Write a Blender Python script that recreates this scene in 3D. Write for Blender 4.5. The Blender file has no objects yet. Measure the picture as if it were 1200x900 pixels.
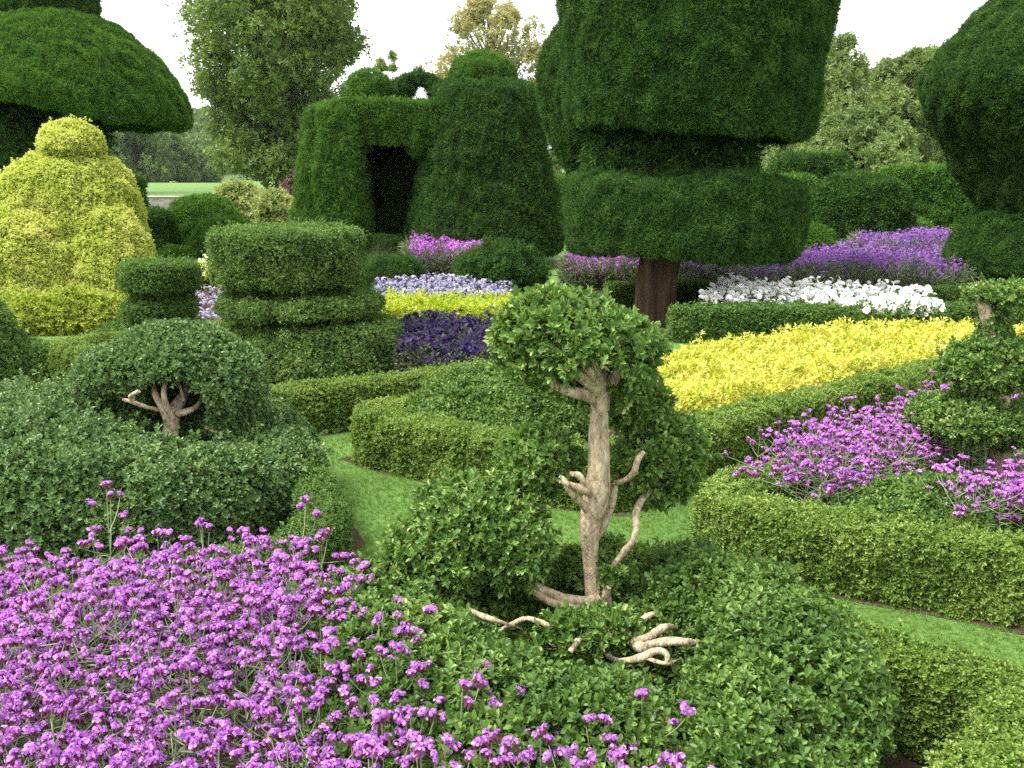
import bpy, math, random
import numpy as np

# ------------------------------------------------------------------ camera, sky, sun, exposure
R = math.radians
SC = bpy.context.scene
COL = SC.collection
rng = np.random.default_rng(11)
random.seed(11)
FPX, CAM_H = 1152.0, 2.2
PITCH = math.atan(255.0 / FPX)
SUN_EL, SUN_AZ = 60.0, -108.0          # azimuth measured from +Y (view direction) towards +X

cam_d = bpy.data.cameras.new('camera')
cam = bpy.data.objects.new('camera', cam_d)
COL.objects.link(cam)
cam.location = (0, 0, CAM_H)
cam.rotation_euler = (R(90) - PITCH, 0, 0)
cam_d.sensor_width = 36.0
cam_d.lens = 36.0 * FPX / 1200.0
cam_d.clip_start, cam_d.clip_end = 0.05, 5000
SC.camera = cam

W = bpy.data.worlds.new('World')
SC.world = W
W.use_nodes = True
wn, wl = W.node_tree.nodes, W.node_tree.links
wn.clear()
sky = wn.new('ShaderNodeTexSky')
sky.sky_type = 'NISHITA'
sky.sun_disc = False
sky.sun_elevation = R(SUN_EL)
sky.sun_rotation = R(SUN_AZ)
sky.air_density, sky.dust_density, sky.ozone_density = 1.0, 5.0, 1.0
hs = wn.new('ShaderNodeHueSaturation')
hs.inputs['Saturation'].default_value = 0.10          # bright, even cloud cover
cloud = wn.new('ShaderNodeMix')
cloud.data_type = 'RGBA'
cloud.inputs[0].default_value = 0.55
cloud.inputs[7].default_value = (8.2, 8.25, 8.1, 1)
bg = wn.new('ShaderNodeBackground')
bg.inputs['Strength'].default_value = 0.13
wo = wn.new('ShaderNodeOutputWorld')
wl.new(sky.outputs[0], hs.inputs['Color'])
wl.new(hs.outputs[0], cloud.inputs[6])
wl.new(cloud.outputs[2], bg.inputs[0])
wl.new(bg.outputs[0], wo.inputs[0])

sun_d = bpy.data.lights.new('sun', 'SUN')
sun_d.energy = 2.6
sun_d.angle = R(20)
sun_d.color = (1.0, 0.95, 0.86)
sun = bpy.data.objects.new('sun', sun_d)
COL.objects.link(sun)
sun.rotation_euler = (R(90 - SUN_EL), 0, R(180 - SUN_AZ))

SC.view_settings.view_transform = 'Standard'
SC.view_settings.look = 'None'
SC.view_settings.gamma = 1.0
SC.view_settings.use_curve_mapping = False
SC.view_settings.exposure = 1.58
SC.render.engine = 'CYCLES'
cy = SC.cycles
cy.max_bounces, cy.diffuse_bounces, cy.glossy_bounces = 6, 3, 2
cy.transmission_bounces, cy.transparent_max_bounces, cy.volume_bounces = 3, 6, 0
cy.use_denoising = False
cy.sample_clamp_indirect = 4.0

# ------------------------------------------------------------------ where things stand
CP, SP = math.cos(PITCH), math.sin(PITCH)
def ray(px, py):
    dx, dy = (px - 600) / FPX, (450 - py) / FPX
    return np.array([dx, CP + dy * SP, -SP + dy * CP])
def G(px, py, z=0.0):
    d = ray(px, py); t = (z - CAM_H) / d[2]
    return np.array([0, 0, CAM_H]) + d * t
def PT(px, py, Y):
    d = ray(px, py)
    return np.array([0, 0, CAM_H]) + d * (Y / d[1])
def MPP(p):                                            # metres in a photograph pixel at a point
    return (p[1] * CP - (p[2] - CAM_H) * SP) / FPX

# ------------------------------------------------------------------ numeric helpers
def unit(a):
    return a / np.maximum(np.linalg.norm(a, axis=-1, keepdims=True), 1e-9)
_ns = {}
def snoise(p, freq, seed=0):
    key = seed
    if key not in _ns:
        r = np.random.default_rng(1000 + seed)
        _ns[key] = (unit(r.normal(size=(14, 3))), r.uniform(0, 6.28, 14), r.uniform(0.6, 2.3, 14))
    d, ph, f = _ns[key]
    v = np.zeros(len(p))
    for i in range(14):
        v += np.sin((p @ d[i]) * freq * f[i] * 6.28 + ph[i]) / f[i]
    return v / 5.0
def chaikin(p, n=2, closed=False):
    p = np.asarray(p, float)
    for _ in range(n):
        q = []
        m = len(p)
        if not closed: q.append(p[0])
        for i in range(m if closed else m - 1):
            a, b = p[i], p[(i + 1) % m]
            q += [a * .75 + b * .25, a * .25 + b * .75]
        if not closed: q.append(p[-1])
        p = np.array(q)
    return p
def resample(p, step):
    p = np.asarray(p, float)
    s = np.concatenate([[0], np.cumsum(np.linalg.norm(np.diff(p, axis=0), axis=1))])
    n = max(2, int(round(s[-1] / step)) + 1)
    t = np.linspace(0, s[-1], n)
    return np.stack([np.interp(t, s, p[:, k]) for k in range(p.shape[1])], 1)
def grid_faces(nu, nv, wrap):
    i, j = np.meshgrid(np.arange(nu - 1), np.arange(nv if wrap else nv - 1), indexing='ij')
    a = i * nv + j; b = i * nv + (j + 1) % nv; c = (i + 1) * nv + (j + 1) % nv; d = (i + 1) * nv + j
    return np.stack([a, b, c, d], -1).reshape(-1, 4)
def vnormals(V, Q):
    n = np.cross(V[Q[:, 2]] - V[Q[:, 0]], V[Q[:, 3]] - V[Q[:, 1]])
    N = np.zeros_like(V)
    for k in range(4):
        np.add.at(N, Q[:, k], n)
    return unit(N)
def lumpy(S, amp, freq, seed=0):
    V, Q = S
    if amp <= 0: return S
    N = vnormals(V, Q)
    d = amp * snoise(V, freq, seed) + amp * .35 * snoise(V, freq * 3.3, seed + 20)
    return V + N * d[:, None], Q

def revolve(profile, c, sx=1, sy=1, rot=0, square=2.0, n=96, step=.07, smooth=2, lean=(0, 0)):
    """profile: (radius, height) from the bottom up; square > 2 gives a squarer plan"""
    p = resample(chaikin(profile, smooth), step)
    t = np.linspace(0, 2 * np.pi, n, endpoint=False)
    k = (np.abs(np.cos(t)) ** square + np.abs(np.sin(t)) ** square) ** (-1 / square)
    X = np.outer(p[:, 0], k * np.cos(t)) * sx
    Y = np.outer(p[:, 0], k * np.sin(t)) * sy
    Z = np.repeat(p[:, 1][:, None], n, 1)
    cr, sr = math.cos(rot), math.sin(rot)
    V = np.stack([X * cr - Y * sr + c[0] + lean[0] * Z, X * sr + Y * cr + c[1] + lean[1] * Z, Z + c[2]], -1).reshape(-1, 3)
    return V, grid_faces(len(p), n, True)
def ball(c, rx, ry=None, rz=None, n=28, low=-1.0):
    ry = rx if ry is None else ry; rz = rx if rz is None else rz
    a = np.linspace(max(low, -1) * np.pi / 2, np.pi / 2, max(9, n // 2))
    prof = np.stack([np.cos(a), np.sin(a)], 1)
    t = np.linspace(0, 2 * np.pi, n, endpoint=False)
    V = np.stack([np.outer(prof[:, 0], np.cos(t)) * rx + c[0], np.outer(prof[:, 0], np.sin(t)) * ry + c[1],
                  np.repeat(prof[:, 1][:, None], n, 1) * rz + c[2]], -1).reshape(-1, 3)
    return V, grid_faces(len(a), n, True)
def hedge_surf(path, w, h, step=.12, soft=.09, z0=0.0, turns=1):
    p = np.asarray(path, float)[:, :2]
    if turns: p = chaikin(p, turns) if len(p) > 2 else p
    p = resample(p, step)
    T = unit(np.gradient(p, axis=0)); Nn = np.stack([-T[:, 1], T[:, 0]], 1)
    hw = w / 2
    q = min(.05, hw * .3)
    cs = np.array([(-hw * .93, 0.0), (-hw, h * .5), (-hw, h - q), (-hw + q * .3, h - q * .3), (-hw + q, h), (hw - q, h), (hw - q * .3, h - q * .3), (hw, h - q), (hw, h * .5), (hw * .93, 0.0)])
    cs = resample(cs, min(.05, w / 6))
    secs = []
    def sec(o, nn, k, kz=1.0):
        return np.stack([o[0] + nn[0] * cs[:, 0] * k, o[1] + nn[1] * cs[:, 0] * k, z0 + cs[:, 1] * kz], 1)
    secs.append(sec(p[0] - T[0] * soft, Nn[0], 0.02, .94)); secs.append(sec(p[0] - T[0] * soft, Nn[0], .8, .96))
    for i in range(len(p)): secs.append(sec(p[i], Nn[i], 1))
    secs.append(sec(p[-1] + T[-1] * soft, Nn[-1], .8, .96)); secs.append(sec(p[-1] + T[-1] * soft, Nn[-1], 0.02, .94))
    V = np.array(secs).reshape(-1, 3)
    Q = grid_faces(len(secs), len(cs), False)
    mid = p[len(p) // 2]
    n = vnormals(V, Q).reshape(len(secs), len(cs), 3)
    k = len(cs) // 2
    if n[len(secs) // 2, k, 2] < 0: Q = Q[:, ::-1]
    return V, Q
def outward(S):
    V, Q = S
    n = np.cross(V[Q[:, 2]] - V[Q[:, 0]], V[Q[:, 3]] - V[Q[:, 1]])
    c = V[Q].mean(1)
    if np.sum(n * (c - V.mean(0))) < 0: Q = Q[:, ::-1]
    return V, Q

# ------------------------------------------------------------------ mesh building
class Geo:
    def __init__(self): self.v, self.f, self.n = [], {3: [], 4: []}, 0
    def add(self, V, F, mat=0, smooth=False):
        F = np.asarray(F)
        self.f[F.shape[1]].append((F + self.n, mat, smooth))
        self.v.append(np.asarray(V, np.float32)); self.n += len(V)
    def build(self, name, mats, parent=None, origin=(0, 0, 0)):
        me = bpy.data.meshes.new(name)
        o = np.asarray(origin, np.float32)
        V = np.concatenate(self.v) - o
        loops, starts, mi, sm, at = [], [], [], [], 0
        for k in (3, 4):
            for F, m, s in self.f[k]:
                loops.append(F.reshape(-1))
                starts.append(at + np.arange(len(F)) * k); at += len(F) * k
                mi.append(np.full(len(F), m)); sm.append(np.full(len(F), s))
        loops, starts = np.concatenate(loops).astype(np.int32), np.concatenate(starts).astype(np.int32)
        me.vertices.add(len(V)); me.vertices.foreach_set('co', V.reshape(-1))
        me.loops.add(len(loops)); me.loops.foreach_set('vertex_index', loops)
        me.polygons.add(len(starts)); me.polygons.foreach_set('loop_start', starts)
        me.polygons.foreach_set('material_index', np.concatenate(mi).astype(np.int32))
        me.polygons.foreach_set('use_smooth', np.concatenate(sm).astype(bool))
        me.update(calc_edges=True)
        for m in (mats if isinstance(mats, (list, tuple)) else [mats]): me.materials.append(m)
        ob = bpy.data.objects.new(name, me)
        COL.objects.link(ob)
        if parent is not None: ob.parent = parent
        else: ob.location = tuple(float(x) for x in o)
        return ob
def tag(o, label=None, cat=None, group=None, kind=None):
    if label: o['label'] = label
    if cat: o['category'] = cat
    if group: o['group'] = group
    if kind: o['kind'] = kind
    return o
def empty(name, loc, label, cat, group=None):
    o = bpy.data.objects.new(name, None)
    o.empty_display_size = .2
    o.location = tuple(float(x) for x in loc)
    COL.objects.link(o)
    return tag(o, label, cat, group)

# ------------------------------------------------------------------ sprig templates (axis +Z)
def leaf(L, Wd, fold=.25, hi=False, curl=.15):
    if hi:
        v = np.array([[0, 0, 0], [Wd * .5, L * .32, fold * Wd * .5], [Wd * .42, L * .72, fold * Wd * .4 - curl * L * .3],
                      [0, L, -curl * L], [-Wd * .42, L * .72, fold * Wd * .4 - curl * L * .3], [-Wd * .5, L * .32, fold * Wd * .5]])
        return v, np.array([[0, 1, 2, 3], [0, 3, 4, 5]])
    v = np.array([[0, 0, 0], [Wd * .5, L * .45, fold * Wd * .5], [0, L, -curl * L], [-Wd * .5, L * .45, fold * Wd * .5]])
    return v, np.array([[0, 1, 2], [0, 2, 3]])
def sprig(k, L, Wd, stem, tilt=(35, 80), hi=False, fold=.3, seed=0, top=True):
    r = np.random.default_rng(seed)
    VV, FF, n = [], [], 0
    for i in range(k):
        lv, lf = leaf(L * r.uniform(.75, 1.15), Wd * r.uniform(.85, 1.15), fold, hi)
        u = i / max(1, k - 1)
        ti = R(tilt[1] + (tilt[0] - tilt[1]) * u + r.uniform(-10, 10))
        az = i * 2.4 + r.uniform(-.3, .3)
        # leaf's length axis leans ti away from the stem axis; its upper face looks inwards and up
        d = np.array([math.sin(ti) * math.cos(az), math.sin(ti) * math.sin(az), math.cos(ti)])
        up = np.array([-math.cos(ti) * math.cos(az), -math.cos(ti) * math.sin(az), math.sin(ti)])
        sd = np.cross(d, up)
        p = lv[:, :1] * sd + lv[:, 1:2] * d + lv[:, 2:3] * up + np.array([0, 0, stem * u])
        VV.append(p); FF.append(lf + n); n += len(lv)
    return np.concatenate(VV), np.concatenate(FF)

def place(geo, T, P, A, S, mat=0):
    if len(P) == 0: return
    tv, tf = T
    r = rng.normal(size=A.shape)
    x = unit(np.cross(A, r)); y = np.cross(A, x)
    s = np.asarray(S)[:, None, None]
    V = P[:, None, :] + s * (tv[None, :, :1] * x[:, None, :] + tv[None, :, 1:2] * y[:, None, :] + tv[None, :, 2:3] * A[:, None, :])
    m = len(tv)
    Fc = (tf[None] + (np.arange(len(P)) * m)[:, None, None]).reshape(-1, tf.shape[1])
    geo.add(V.reshape(-1, 3), Fc, mat)
def sample(S, per, back=.3, top_only=None):
    V, Q = S
    T = np.concatenate([Q[:, [0, 1, 2]], Q[:, [0, 2, 3]]])
    a, b, c = V[T[:, 0]], V[T[:, 1]], V[T[:, 2]]
    n = np.cross(b - a, c - a)
    ar = np.linalg.norm(n, axis=1) / 2
    nn = unit(n)
    view = unit(np.array([0, 0, CAM_H]) - (a + b + c) / 3)
    w = ar * np.where(np.sum(nn * view, 1) > -.25, 1.0, back)
    k = int(w.sum() * per)
    if k < 1: return np.zeros((0, 3)), np.zeros((0, 3))
    i = rng.choice(len(T), k, p=w / w.sum())
    u, v = rng.random(k), rng.random(k)
    f = u + v > 1; u[f], v[f] = 1 - u[f], 1 - v[f]
    return a[i] + (b[i] - a[i]) * u[:, None] + (c[i] - a[i]) * v[:, None], nn[i]
def foliage(geo, S, T, per, scale=(.75, 1.25), out=(1, .35, .55), depth=(-.05, .0), mat=0, back=.3, gap=0.0, gfreq=1.5, strays=0.0, seed=0):
    P, N = sample(S, per, back)
    if len(P) == 0: return
    if gap > 0:
        k = snoise(P, gfreq, 40 + seed) + rng.normal(0, .25, len(P)) > -1 + gap
        P, N = P[k], N[k]
    sz = abs(depth[1] - depth[0])
    P = P + N * (rng.uniform(depth[0], depth[1], len(P)) + sz * .6 * snoise(P, .2 / sz, 60 + seed))[:, None]
    if strays > 0:
        s = rng.random(len(P)) < strays
        P[s] += (N[s] + [0, 0, .3]) * rng.uniform(.2, 1.2, s.sum())[:, None] * abs(depth[0] - depth[1])
    A = unit(N * out[0] + np.array([0, 0, out[1]]) + rng.normal(size=P.shape) * out[2])
    if isinstance(T, list):
        ch = rng.integers(0, len(T), len(P))
        for q, t in enumerate(T):
            m = ch == q
            place(geo, t, P[m], A[m], rng.uniform(scale[0], scale[1], m.sum()), mat)
    else:
        place(geo, T, P, A, rng.uniform(scale[0], scale[1], len(P)), mat)
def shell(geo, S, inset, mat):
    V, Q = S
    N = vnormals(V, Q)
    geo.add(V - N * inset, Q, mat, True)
def tube(geo, pts, rad, n=9, mat=0, gnarl=.08, step=None, seed=0, twist=0):
    p = np.asarray(pts, float); rad = np.asarray(rad, float)
    q = np.concatenate([p, rad[:, None]], 1)
    q = chaikin(q, 2)
    if step: q = resample(q, step)
    p, rad = q[:, :3], q[:, 3]
    T = unit(np.gradient(p, axis=0))
    a = np.array([1., 0, 0]) if abs(T[0][0]) < .8 else np.array([0, 1., 0])
    V = []
    for i in range(len(p)):
        x = unit(np.cross(T[i], a)); a = np.cross(x, T[i])
        t = np.linspace(0, 2 * np.pi, n, endpoint=False) + twist * i
        ring = x[None] * np.cos(t)[:, None] + a[None] * np.sin(t)[:, None]
        rr = rad[i] * (1 + gnarl * snoise(p[i] / max(rad.max(), .01) * .5 + ring * 1.2, .35, seed))
        V.append(p[i] + ring * rr[:, None])
    k = len(V)
    V = np.concatenate(V + [p[:1], p[-1:]])
    F4 = grid_faces(k, n, True)
    geo.add(V, F4, mat, True)
    cap = [[i, (i + 1) % n, k * n] for i in range(n)] + [[(k - 1) * n + (i + 1) % n, (k - 1) * n + i, k * n + 1] for i in range(n)]
    F3 = np.array(cap) + geo.n - len(V)
    geo.f[3].append((F3, mat, True))

# ------------------------------------------------------------------ materials
def new_mat(name):
    m = bpy.data.materials.new(name); m.use_nodes = True
    n, l = m.node_tree.nodes, m.node_tree.links
    n.clear()
    out = n.new('ShaderNodeOutputMaterial')
    return m, n, l, out
def ramp(n, stops):
    r = n.new('ShaderNodeValToRGB')
    e = r.color_ramp.elements
    while len(e) < len(stops): e.new(.5)
    for q, (p, c) in zip(e, stops): q.position, q.color = p, (*c, 1)
    return r
def leaf_mat(name, cols, rough=.45, trans=.25, patch=.35, pfreq=1.5, spec=.4, tcol=None):
    m, n, l, out = new_mat(name)
    geo = n.new('ShaderNodeNewGeometry')
    tc = n.new('ShaderNodeTexCoord')
    no = n.new('ShaderNodeTexNoise'); no.inputs['Scale'].default_value = pfreq; no.inputs['Detail'].default_value = 3
    l.new(tc.outputs['Object'], no.inputs['Vector'])
    mx = n.new('ShaderNodeMix'); mx.data_type = 'FLOAT'; mx.inputs[0].default_value = patch
    l.new(geo.outputs['Random Per Island'], mx.inputs[2])
    ml = n.new('ShaderNodeMapRange'); ml.inputs[1].default_value = .3; ml.inputs[2].default_value = .7
    l.new(no.outputs['Fac'], ml.inputs[0]); l.new(ml.outputs[0], mx.inputs[3])
    rp = ramp(n, cols); l.new(mx.outputs[0], rp.inputs[0])
    b = n.new('ShaderNodeBsdfPrincipled')
    b.inputs['Roughness'].default_value = rough
    b.inputs['Specular IOR Level'].default_value = spec
    l.new(rp.outputs[0], b.inputs['Base Color'])
    t = n.new('ShaderNodeBsdfTranslucent')
    hv = n.new('ShaderNodeHueSaturation'); hv.inputs['Value'].default_value = 1.3; hv.inputs['Saturation'].default_value = 1.1
    hv.inputs['Hue'].default_value = .485
    l.new(rp.outputs[0], hv.inputs['Color']); l.new(hv.outputs[0], t.inputs['Color'])
    ms = n.new('ShaderNodeMixShader'); ms.inputs[0].default_value = trans
    l.new(b.outputs[0], ms.inputs[1]); l.new(t.outputs[0], ms.inputs[2]); l.new(ms.outputs[0], out.inputs[0])
    return m
def plain_mat(name, stops, scale=6.0, detail=6, rough=.9, bump=.0, bscale=None, stretch=(1, 1, 1), spec=.2, dist=.02):
    m, n, l, out = new_mat(name)
    tc = n.new('ShaderNodeTexCoord'); mp = n.new('ShaderNodeMapping'); mp.inputs['Scale'].default_value = stretch
    l.new(tc.outputs['Object'], mp.inputs[0])
    no = n.new('ShaderNodeTexNoise'); no.inputs['Scale'].default_value = scale; no.inputs['Detail'].default_value = detail
    no.inputs['Roughness'].default_value = .65
    l.new(mp.outputs[0], no.inputs['Vector'])
    rp = ramp(n, stops); l.new(no.outputs['Fac'], rp.inputs[0])
    b = n.new('ShaderNodeBsdfPrincipled'); b.inputs['Roughness'].default_value = rough; b.inputs['Specular IOR Level'].default_value = spec
    l.new(rp.outputs[0], b.inputs['Base Color'])
    if bump:
        n2 = n.new('ShaderNodeTexNoise'); n2.inputs['Scale'].default_value = bscale or scale * 3; n2.inputs['Detail'].default_value = 5
        l.new(mp.outputs[0], n2.inputs['Vector'])
        bp = n.new('ShaderNodeBump'); bp.inputs['Strength'].default_value = bump; bp.inputs['Distance'].default_value = dist
        l.new(n2.outputs['Fac'], bp.inputs['Height']); l.new(bp.outputs[0], b.inputs['Normal'])
    l.new(b.outputs[0], out.inputs[0])
    return m

M = {}
M['yew'] = leaf_mat('yew_needles', [(0, (.012, .036, .008)), (.4, (.030, .080, .017)), (.75, (.064, .140, .025)), (1, (.12, .215, .042))], .6, .2, .5, 4.5, .12)
M['yew_bright'] = leaf_mat('young_yew_needles', [(0, (.021, .062, .010)), (.4, (.053, .130, .021)), (.75, (.098, .21, .033)), (1, (.165, .29, .05))], .6, .24, .5, 4.5, .12)
M['box'] = leaf_mat('box_leaves', [(0, (.026, .066, .013)), (.4, (.066, .135, .026)), (.75, (.13, .22, .046)), (.93, (.24, .355, .10)), (1, (.38, .45, .18))], .42, .25, .4, 3.5, .24)
M['box_blue'] = leaf_mat('blue_green_box_leaves', [(0, (.034, .082, .022)), (.4, (.070, .142, .040)), (.75, (.13, .215, .062)), (1, (.23, .33, .11))], .42, .2, .35, 3.5, .35)
M['box_vari'] = leaf_mat('pale_edged_box_leaves', [(0, (.034, .085, .016)), (.45, (.085, .17, .034)), (.8, (.18, .29, .065)), (.92, (.36, .44, .15)), (1, (.58, .59, .33))], .42, .28, .25, 3.5, .3)
M['hedge'] = leaf_mat('hedge_leaves', [(0, (.05, .105, .018)), (.4, (.11, .19, .032)), (.75, (.19, .285, .055)), (.93, (.31, .38, .11)), (1, (.44, .37, .20))], .45, .28, .3, 2.5, .25)
M['hedge_dark'] = leaf_mat('dark_hedge_leaves', [(0, (.030, .075, .012)), (.4, (.062, .132, .024)), (.8, (.112, .205, .040)), (1, (.20, .285, .075))], .45, .25, .3, 2.0, .25)
M['gold'] = leaf_mat('golden_leaves', [(0, (.17, .26, .04)), (.35, (.36, .44, .08)), (.7, (.51, .55, .135)), (.92, (.62, .62, .25)), (1, (.60, .50, .12))], .5, .32, .45, 1.3, .2)
M['yellow'] = leaf_mat('yellow_bedding_leaves', [(0, (.16, .27, .035)), (.3, (.40, .45, .06)), (.7, (.58, .54, .11)), (.93, (.66, .61, .25)), (1, (.52, .29, .11))], .5, .32, .4, 3.5, .2)
M['lime'] = leaf_mat('lime_bedding_leaves', [(0, (.13, .25, .02)), (.4, (.30, .40, .035)), (.8, (.46, .50, .07)), (1, (.56, .55, .18))], .5, .3, .3, 2.5, .2)
M['violet'] = leaf_mat('verbena_petals', [(0, (.21, .06, .34)), (.35, (.37, .12, .47)), (.7, (.52, .20, .57)), (1, (.72, .43, .72))], .65, .3, .1, 3, .1)
M['violet_far'] = leaf_mat('mauve_petals', [(0, (.14, .06, .22)), (.4, (.24, .11, .36)), (.8, (.36, .18, .48)), (1, (.50, .30, .58))], .6, .3, .4, 1.0, .1)
M['pinkish'] = leaf_mat('pink_mauve_petals', [(0, (.34, .09, .42)), (.5, (.48, .15, .56)), (1, (.62, .28, .66))], .6, .3, .3, 1.0, .15)
M['calyx'] = leaf_mat('verbena_calyx', [(0, (.12, .03, .07)), (.6, (.24, .07, .14)), (1, (.30, .14, .16))], .6, .2, .2, 3, .2)
M['stem'] = leaf_mat('verbena_stems', [(0, (.09, .14, .06)), (.5, (.17, .24, .11)), (1, (.30, .33, .19))], .55, .1, .2, 3, .25)
M['helio'] = leaf_mat('dark_purple_petals', [(0, (.014, .009, .032)), (.5, (.030, .018, .072)), (1, (.070, .040, .15))], .6, .2, .4, 3, .1)
M['helio_leaf'] = leaf_mat('purple_tinged_leaves', [(0, (.02, .03, .018)), (.5, (.045, .06, .035)), (1, (.09, .11, .06))], .5, .2, .3, 3, .3)
M['lilac'] = leaf_mat('lilac_petals', [(0, (.22, .21, .34)), (.5, (.36, .34, .50)), (1, (.56, .54, .66))], .6, .3, .3, 1.0, .1)
M['white'] = leaf_mat('white_petals', [(0, (.80, .81, .78)), (.5, (.86, .87, .85)), (1, (.90, .90, .88))], .6, .2, .3, 1.0, .15)
M['lemon'] = leaf_mat('greenish_white_petals', [(0, (.45, .55, .22)), (.5, (.66, .72, .42)), (1, (.8, .82, .6))], .6, .25, .3, 1.0, .15)
M['twig'] = plain_mat('inner_twigs', [(0.3, (.010, .014, .006)), (.7, (.030, .034, .014))], 9, 4, .95)  # twig core coloured near black to deepen the shade between leaves
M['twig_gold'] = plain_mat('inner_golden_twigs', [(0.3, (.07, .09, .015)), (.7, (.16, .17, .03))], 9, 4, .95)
M['bark'] = plain_mat('pale_box_bark', [(.30, (.09, .07, .042)), (.42, (.26, .205, .135)), (.54, (.40, .325, .22)), (.68, (.52, .445, .32))], 48, 10, .85, 1.0, 90, (1, 1, .4), .15, .015)
M['bark_yew'] = plain_mat('red_brown_yew_bark', [(.3, (.032, .021, .014)), (.55, (.085, .056, .036)), (.75, (.16, .11, .075))], 7, 6, .9, .9, 12, (1, 1, .12), .1, .03)
M['bark_tree'] = plain_mat('grey_brown_tree_bark', [(.3, (.03, .026, .02)), (.7, (.10, .085, .065))], 2, 6, .9, .5, 5, (1, 1, .3), .1, .05)
M['soil'] = plain_mat('dark_soil', [(.3, (.022, .014, .009)), (.6, (.055, .037, .024)), (.8, (.10, .07, .048))], 14, 8, .95, .9, 30, dist=.03)
M['stone'] = plain_mat('weathered_stone', [(.3, (.11, .10, .085)), (.5, (.25, .23, .20)), (.7, (.40, .38, .34))], 2.2, 8, .9, .8, 3, (1, 1, 2.2), .15, .08)
M['tree_leaf'] = leaf_mat('broad_tree_leaves', [(0, (.04, .085, .015)), (.4, (.09, .16, .03)), (.8, (.165, .24, .05)), (1, (.27, .33, .09))], .55, .28, .45, .22, .2)
M['tree_autumn'] = leaf_mat('autumn_tree_leaves', [(0, (.13, .16, .045)), (.4, (.25, .255, .085)), (.8, (.36, .335, .13)), (1, (.44, .39, .19))], .5, .3, .5, .3, .3)
M['tree_light'] = leaf_mat('light_tree_leaves', [(0, (.055, .10, .03)), (.4, (.11, .175, .045)), (.8, (.18, .25, .065)), (1, (.26, .32, .10))], .5, .3, .5, .3, .3)
M['tree_far'] = leaf_mat('dark_tree_leaves', [(0, (.045, .09, .022)), (.5, (.085, .15, .035)), (1, (.15, .21, .06))], .6, .2, .5, .12, .2)
M['shrub_gold'] = leaf_mat('golden_shrub_leaves', [(0, (.12, .18, .05)), (.5, (.24, .29, .085)), (1, (.42, .42, .18))], .5, .3, .5, .8, .3)
M['gold_green'] = leaf_mat('yellow_green_leaves', [(0, (.10, .17, .02)), (.4, (.22, .30, .04)), (.8, (.36, .41, .07)), (1, (.52, .50, .14))], .5, .3, .4, 1.5, .2)
M['shrub_red'] = leaf_mat('purple_brown_shrub_leaves', [(0, (.07, .035, .035)), (.5, (.14, .08, .07)), (1, (.24, .17, .13))], .5, .25, .5, .8, .3)
M['blade'] = leaf_mat('grass_blades', [(0, (.07, .145, .03)), (.4, (.12, .228, .046)), (.8, (.17, .29, .065)), (1, (.28, .35, .115))], .55, .3, .45, 1.2, .2)

def lawn_material():
    m, n, l, out = new_mat('mown_lawn')
    tc = n.new('ShaderNodeTexCoord')
    a = n.new('ShaderNodeTexNoise'); a.inputs['Scale'].default_value = 1.1; a.inputs['Detail'].default_value = 5
    f = n.new('ShaderNodeTexNoise'); f.inputs['Scale'].default_value = 60; f.inputs['Detail'].default_value = 4; f.inputs['Roughness'].default_value = .8
    l.new(tc.outputs['Object'], a.inputs['Vector']); l.new(tc.outputs['Object'], f.inputs['Vector'])
    r1 = ramp(n, [(.3, (.06, .125, .027)), (.5, (.08, .155, .034)), (.72, (.115, .195, .046))])
    r2 = ramp(n, [(.3, (.045, .095, .02)), (.6, (.09, .17, .036)), (.8, (.16, .235, .06))])
    l.new(a.outputs['Fac'], r1.inputs[0]); l.new(f.outputs['Fac'], r2.inputs[0])
    mx = n.new('ShaderNodeMix'); mx.data_type = 'RGBA'; mx.inputs[0].default_value = .45
    l.new(r1.outputs[0], mx.inputs[6]); l.new(r2.outputs[0], mx.inputs[7])
    b = n.new('ShaderNodeBsdfPrincipled'); b.inputs['Roughness'].default_value = .85; b.inputs['Specular IOR Level'].default_value = .15
    bp = n.new('ShaderNodeBump'); bp.inputs['Strength'].default_value = .6; bp.inputs['Distance'].default_value = .02
    l.new(f.outputs['Fac'], bp.inputs['Height']); l.new(bp.outputs[0], b.inputs['Normal'])
    l.new(mx.outputs[2], b.inputs['Base Color']); l.new(b.outputs[0], out.inputs[0])
    return m
M['lawn'] = lawn_material()

# ------------------------------------------------------------------ templates by size
BOX_HI = [sprig(8, .021, .012, .022, (25, 85), True, .35, s) for s in range(4)]
BOX_MID = [sprig(6, .024, .014, .018, (30, 85), False, .35, 10 + s) for s in range(3)]
BOX_FAR = [sprig(4, .040, .024, .02, (30, 80), False, .35, 20 + s) for s in range(3)]
BIG_HI = [sprig(9, .030, .0165, .034, (20, 80), True, .35, 30 + s) for s in range(4)]
YEW_MID = [sprig(6, .062, .013, .03, (15, 70), False, .1, 40 + s) for s in range(3)]
YEW_FAR = [sprig(5, .095, .022, .04, (15, 70), False, .1, 50 + s) for s in range(3)]
GOLD_MID = [sprig(5, .050, .030, .03, (25, 80), False, .3, 60 + s) for s in range(3)]
BED_LEAF = [sprig(7, .055, .028, .05, (30, 85), False, .3, 70 + s) for s in range(3)]
TREE_T = [sprig(7, .42, .25, .35, (30, 110), False, .2, 80 + s) for s in range(3)]
GRASS_T = [sprig(4, .026, .0035, .002, (10, 60), False, .1, 90 + s) for s in range(3)]
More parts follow.
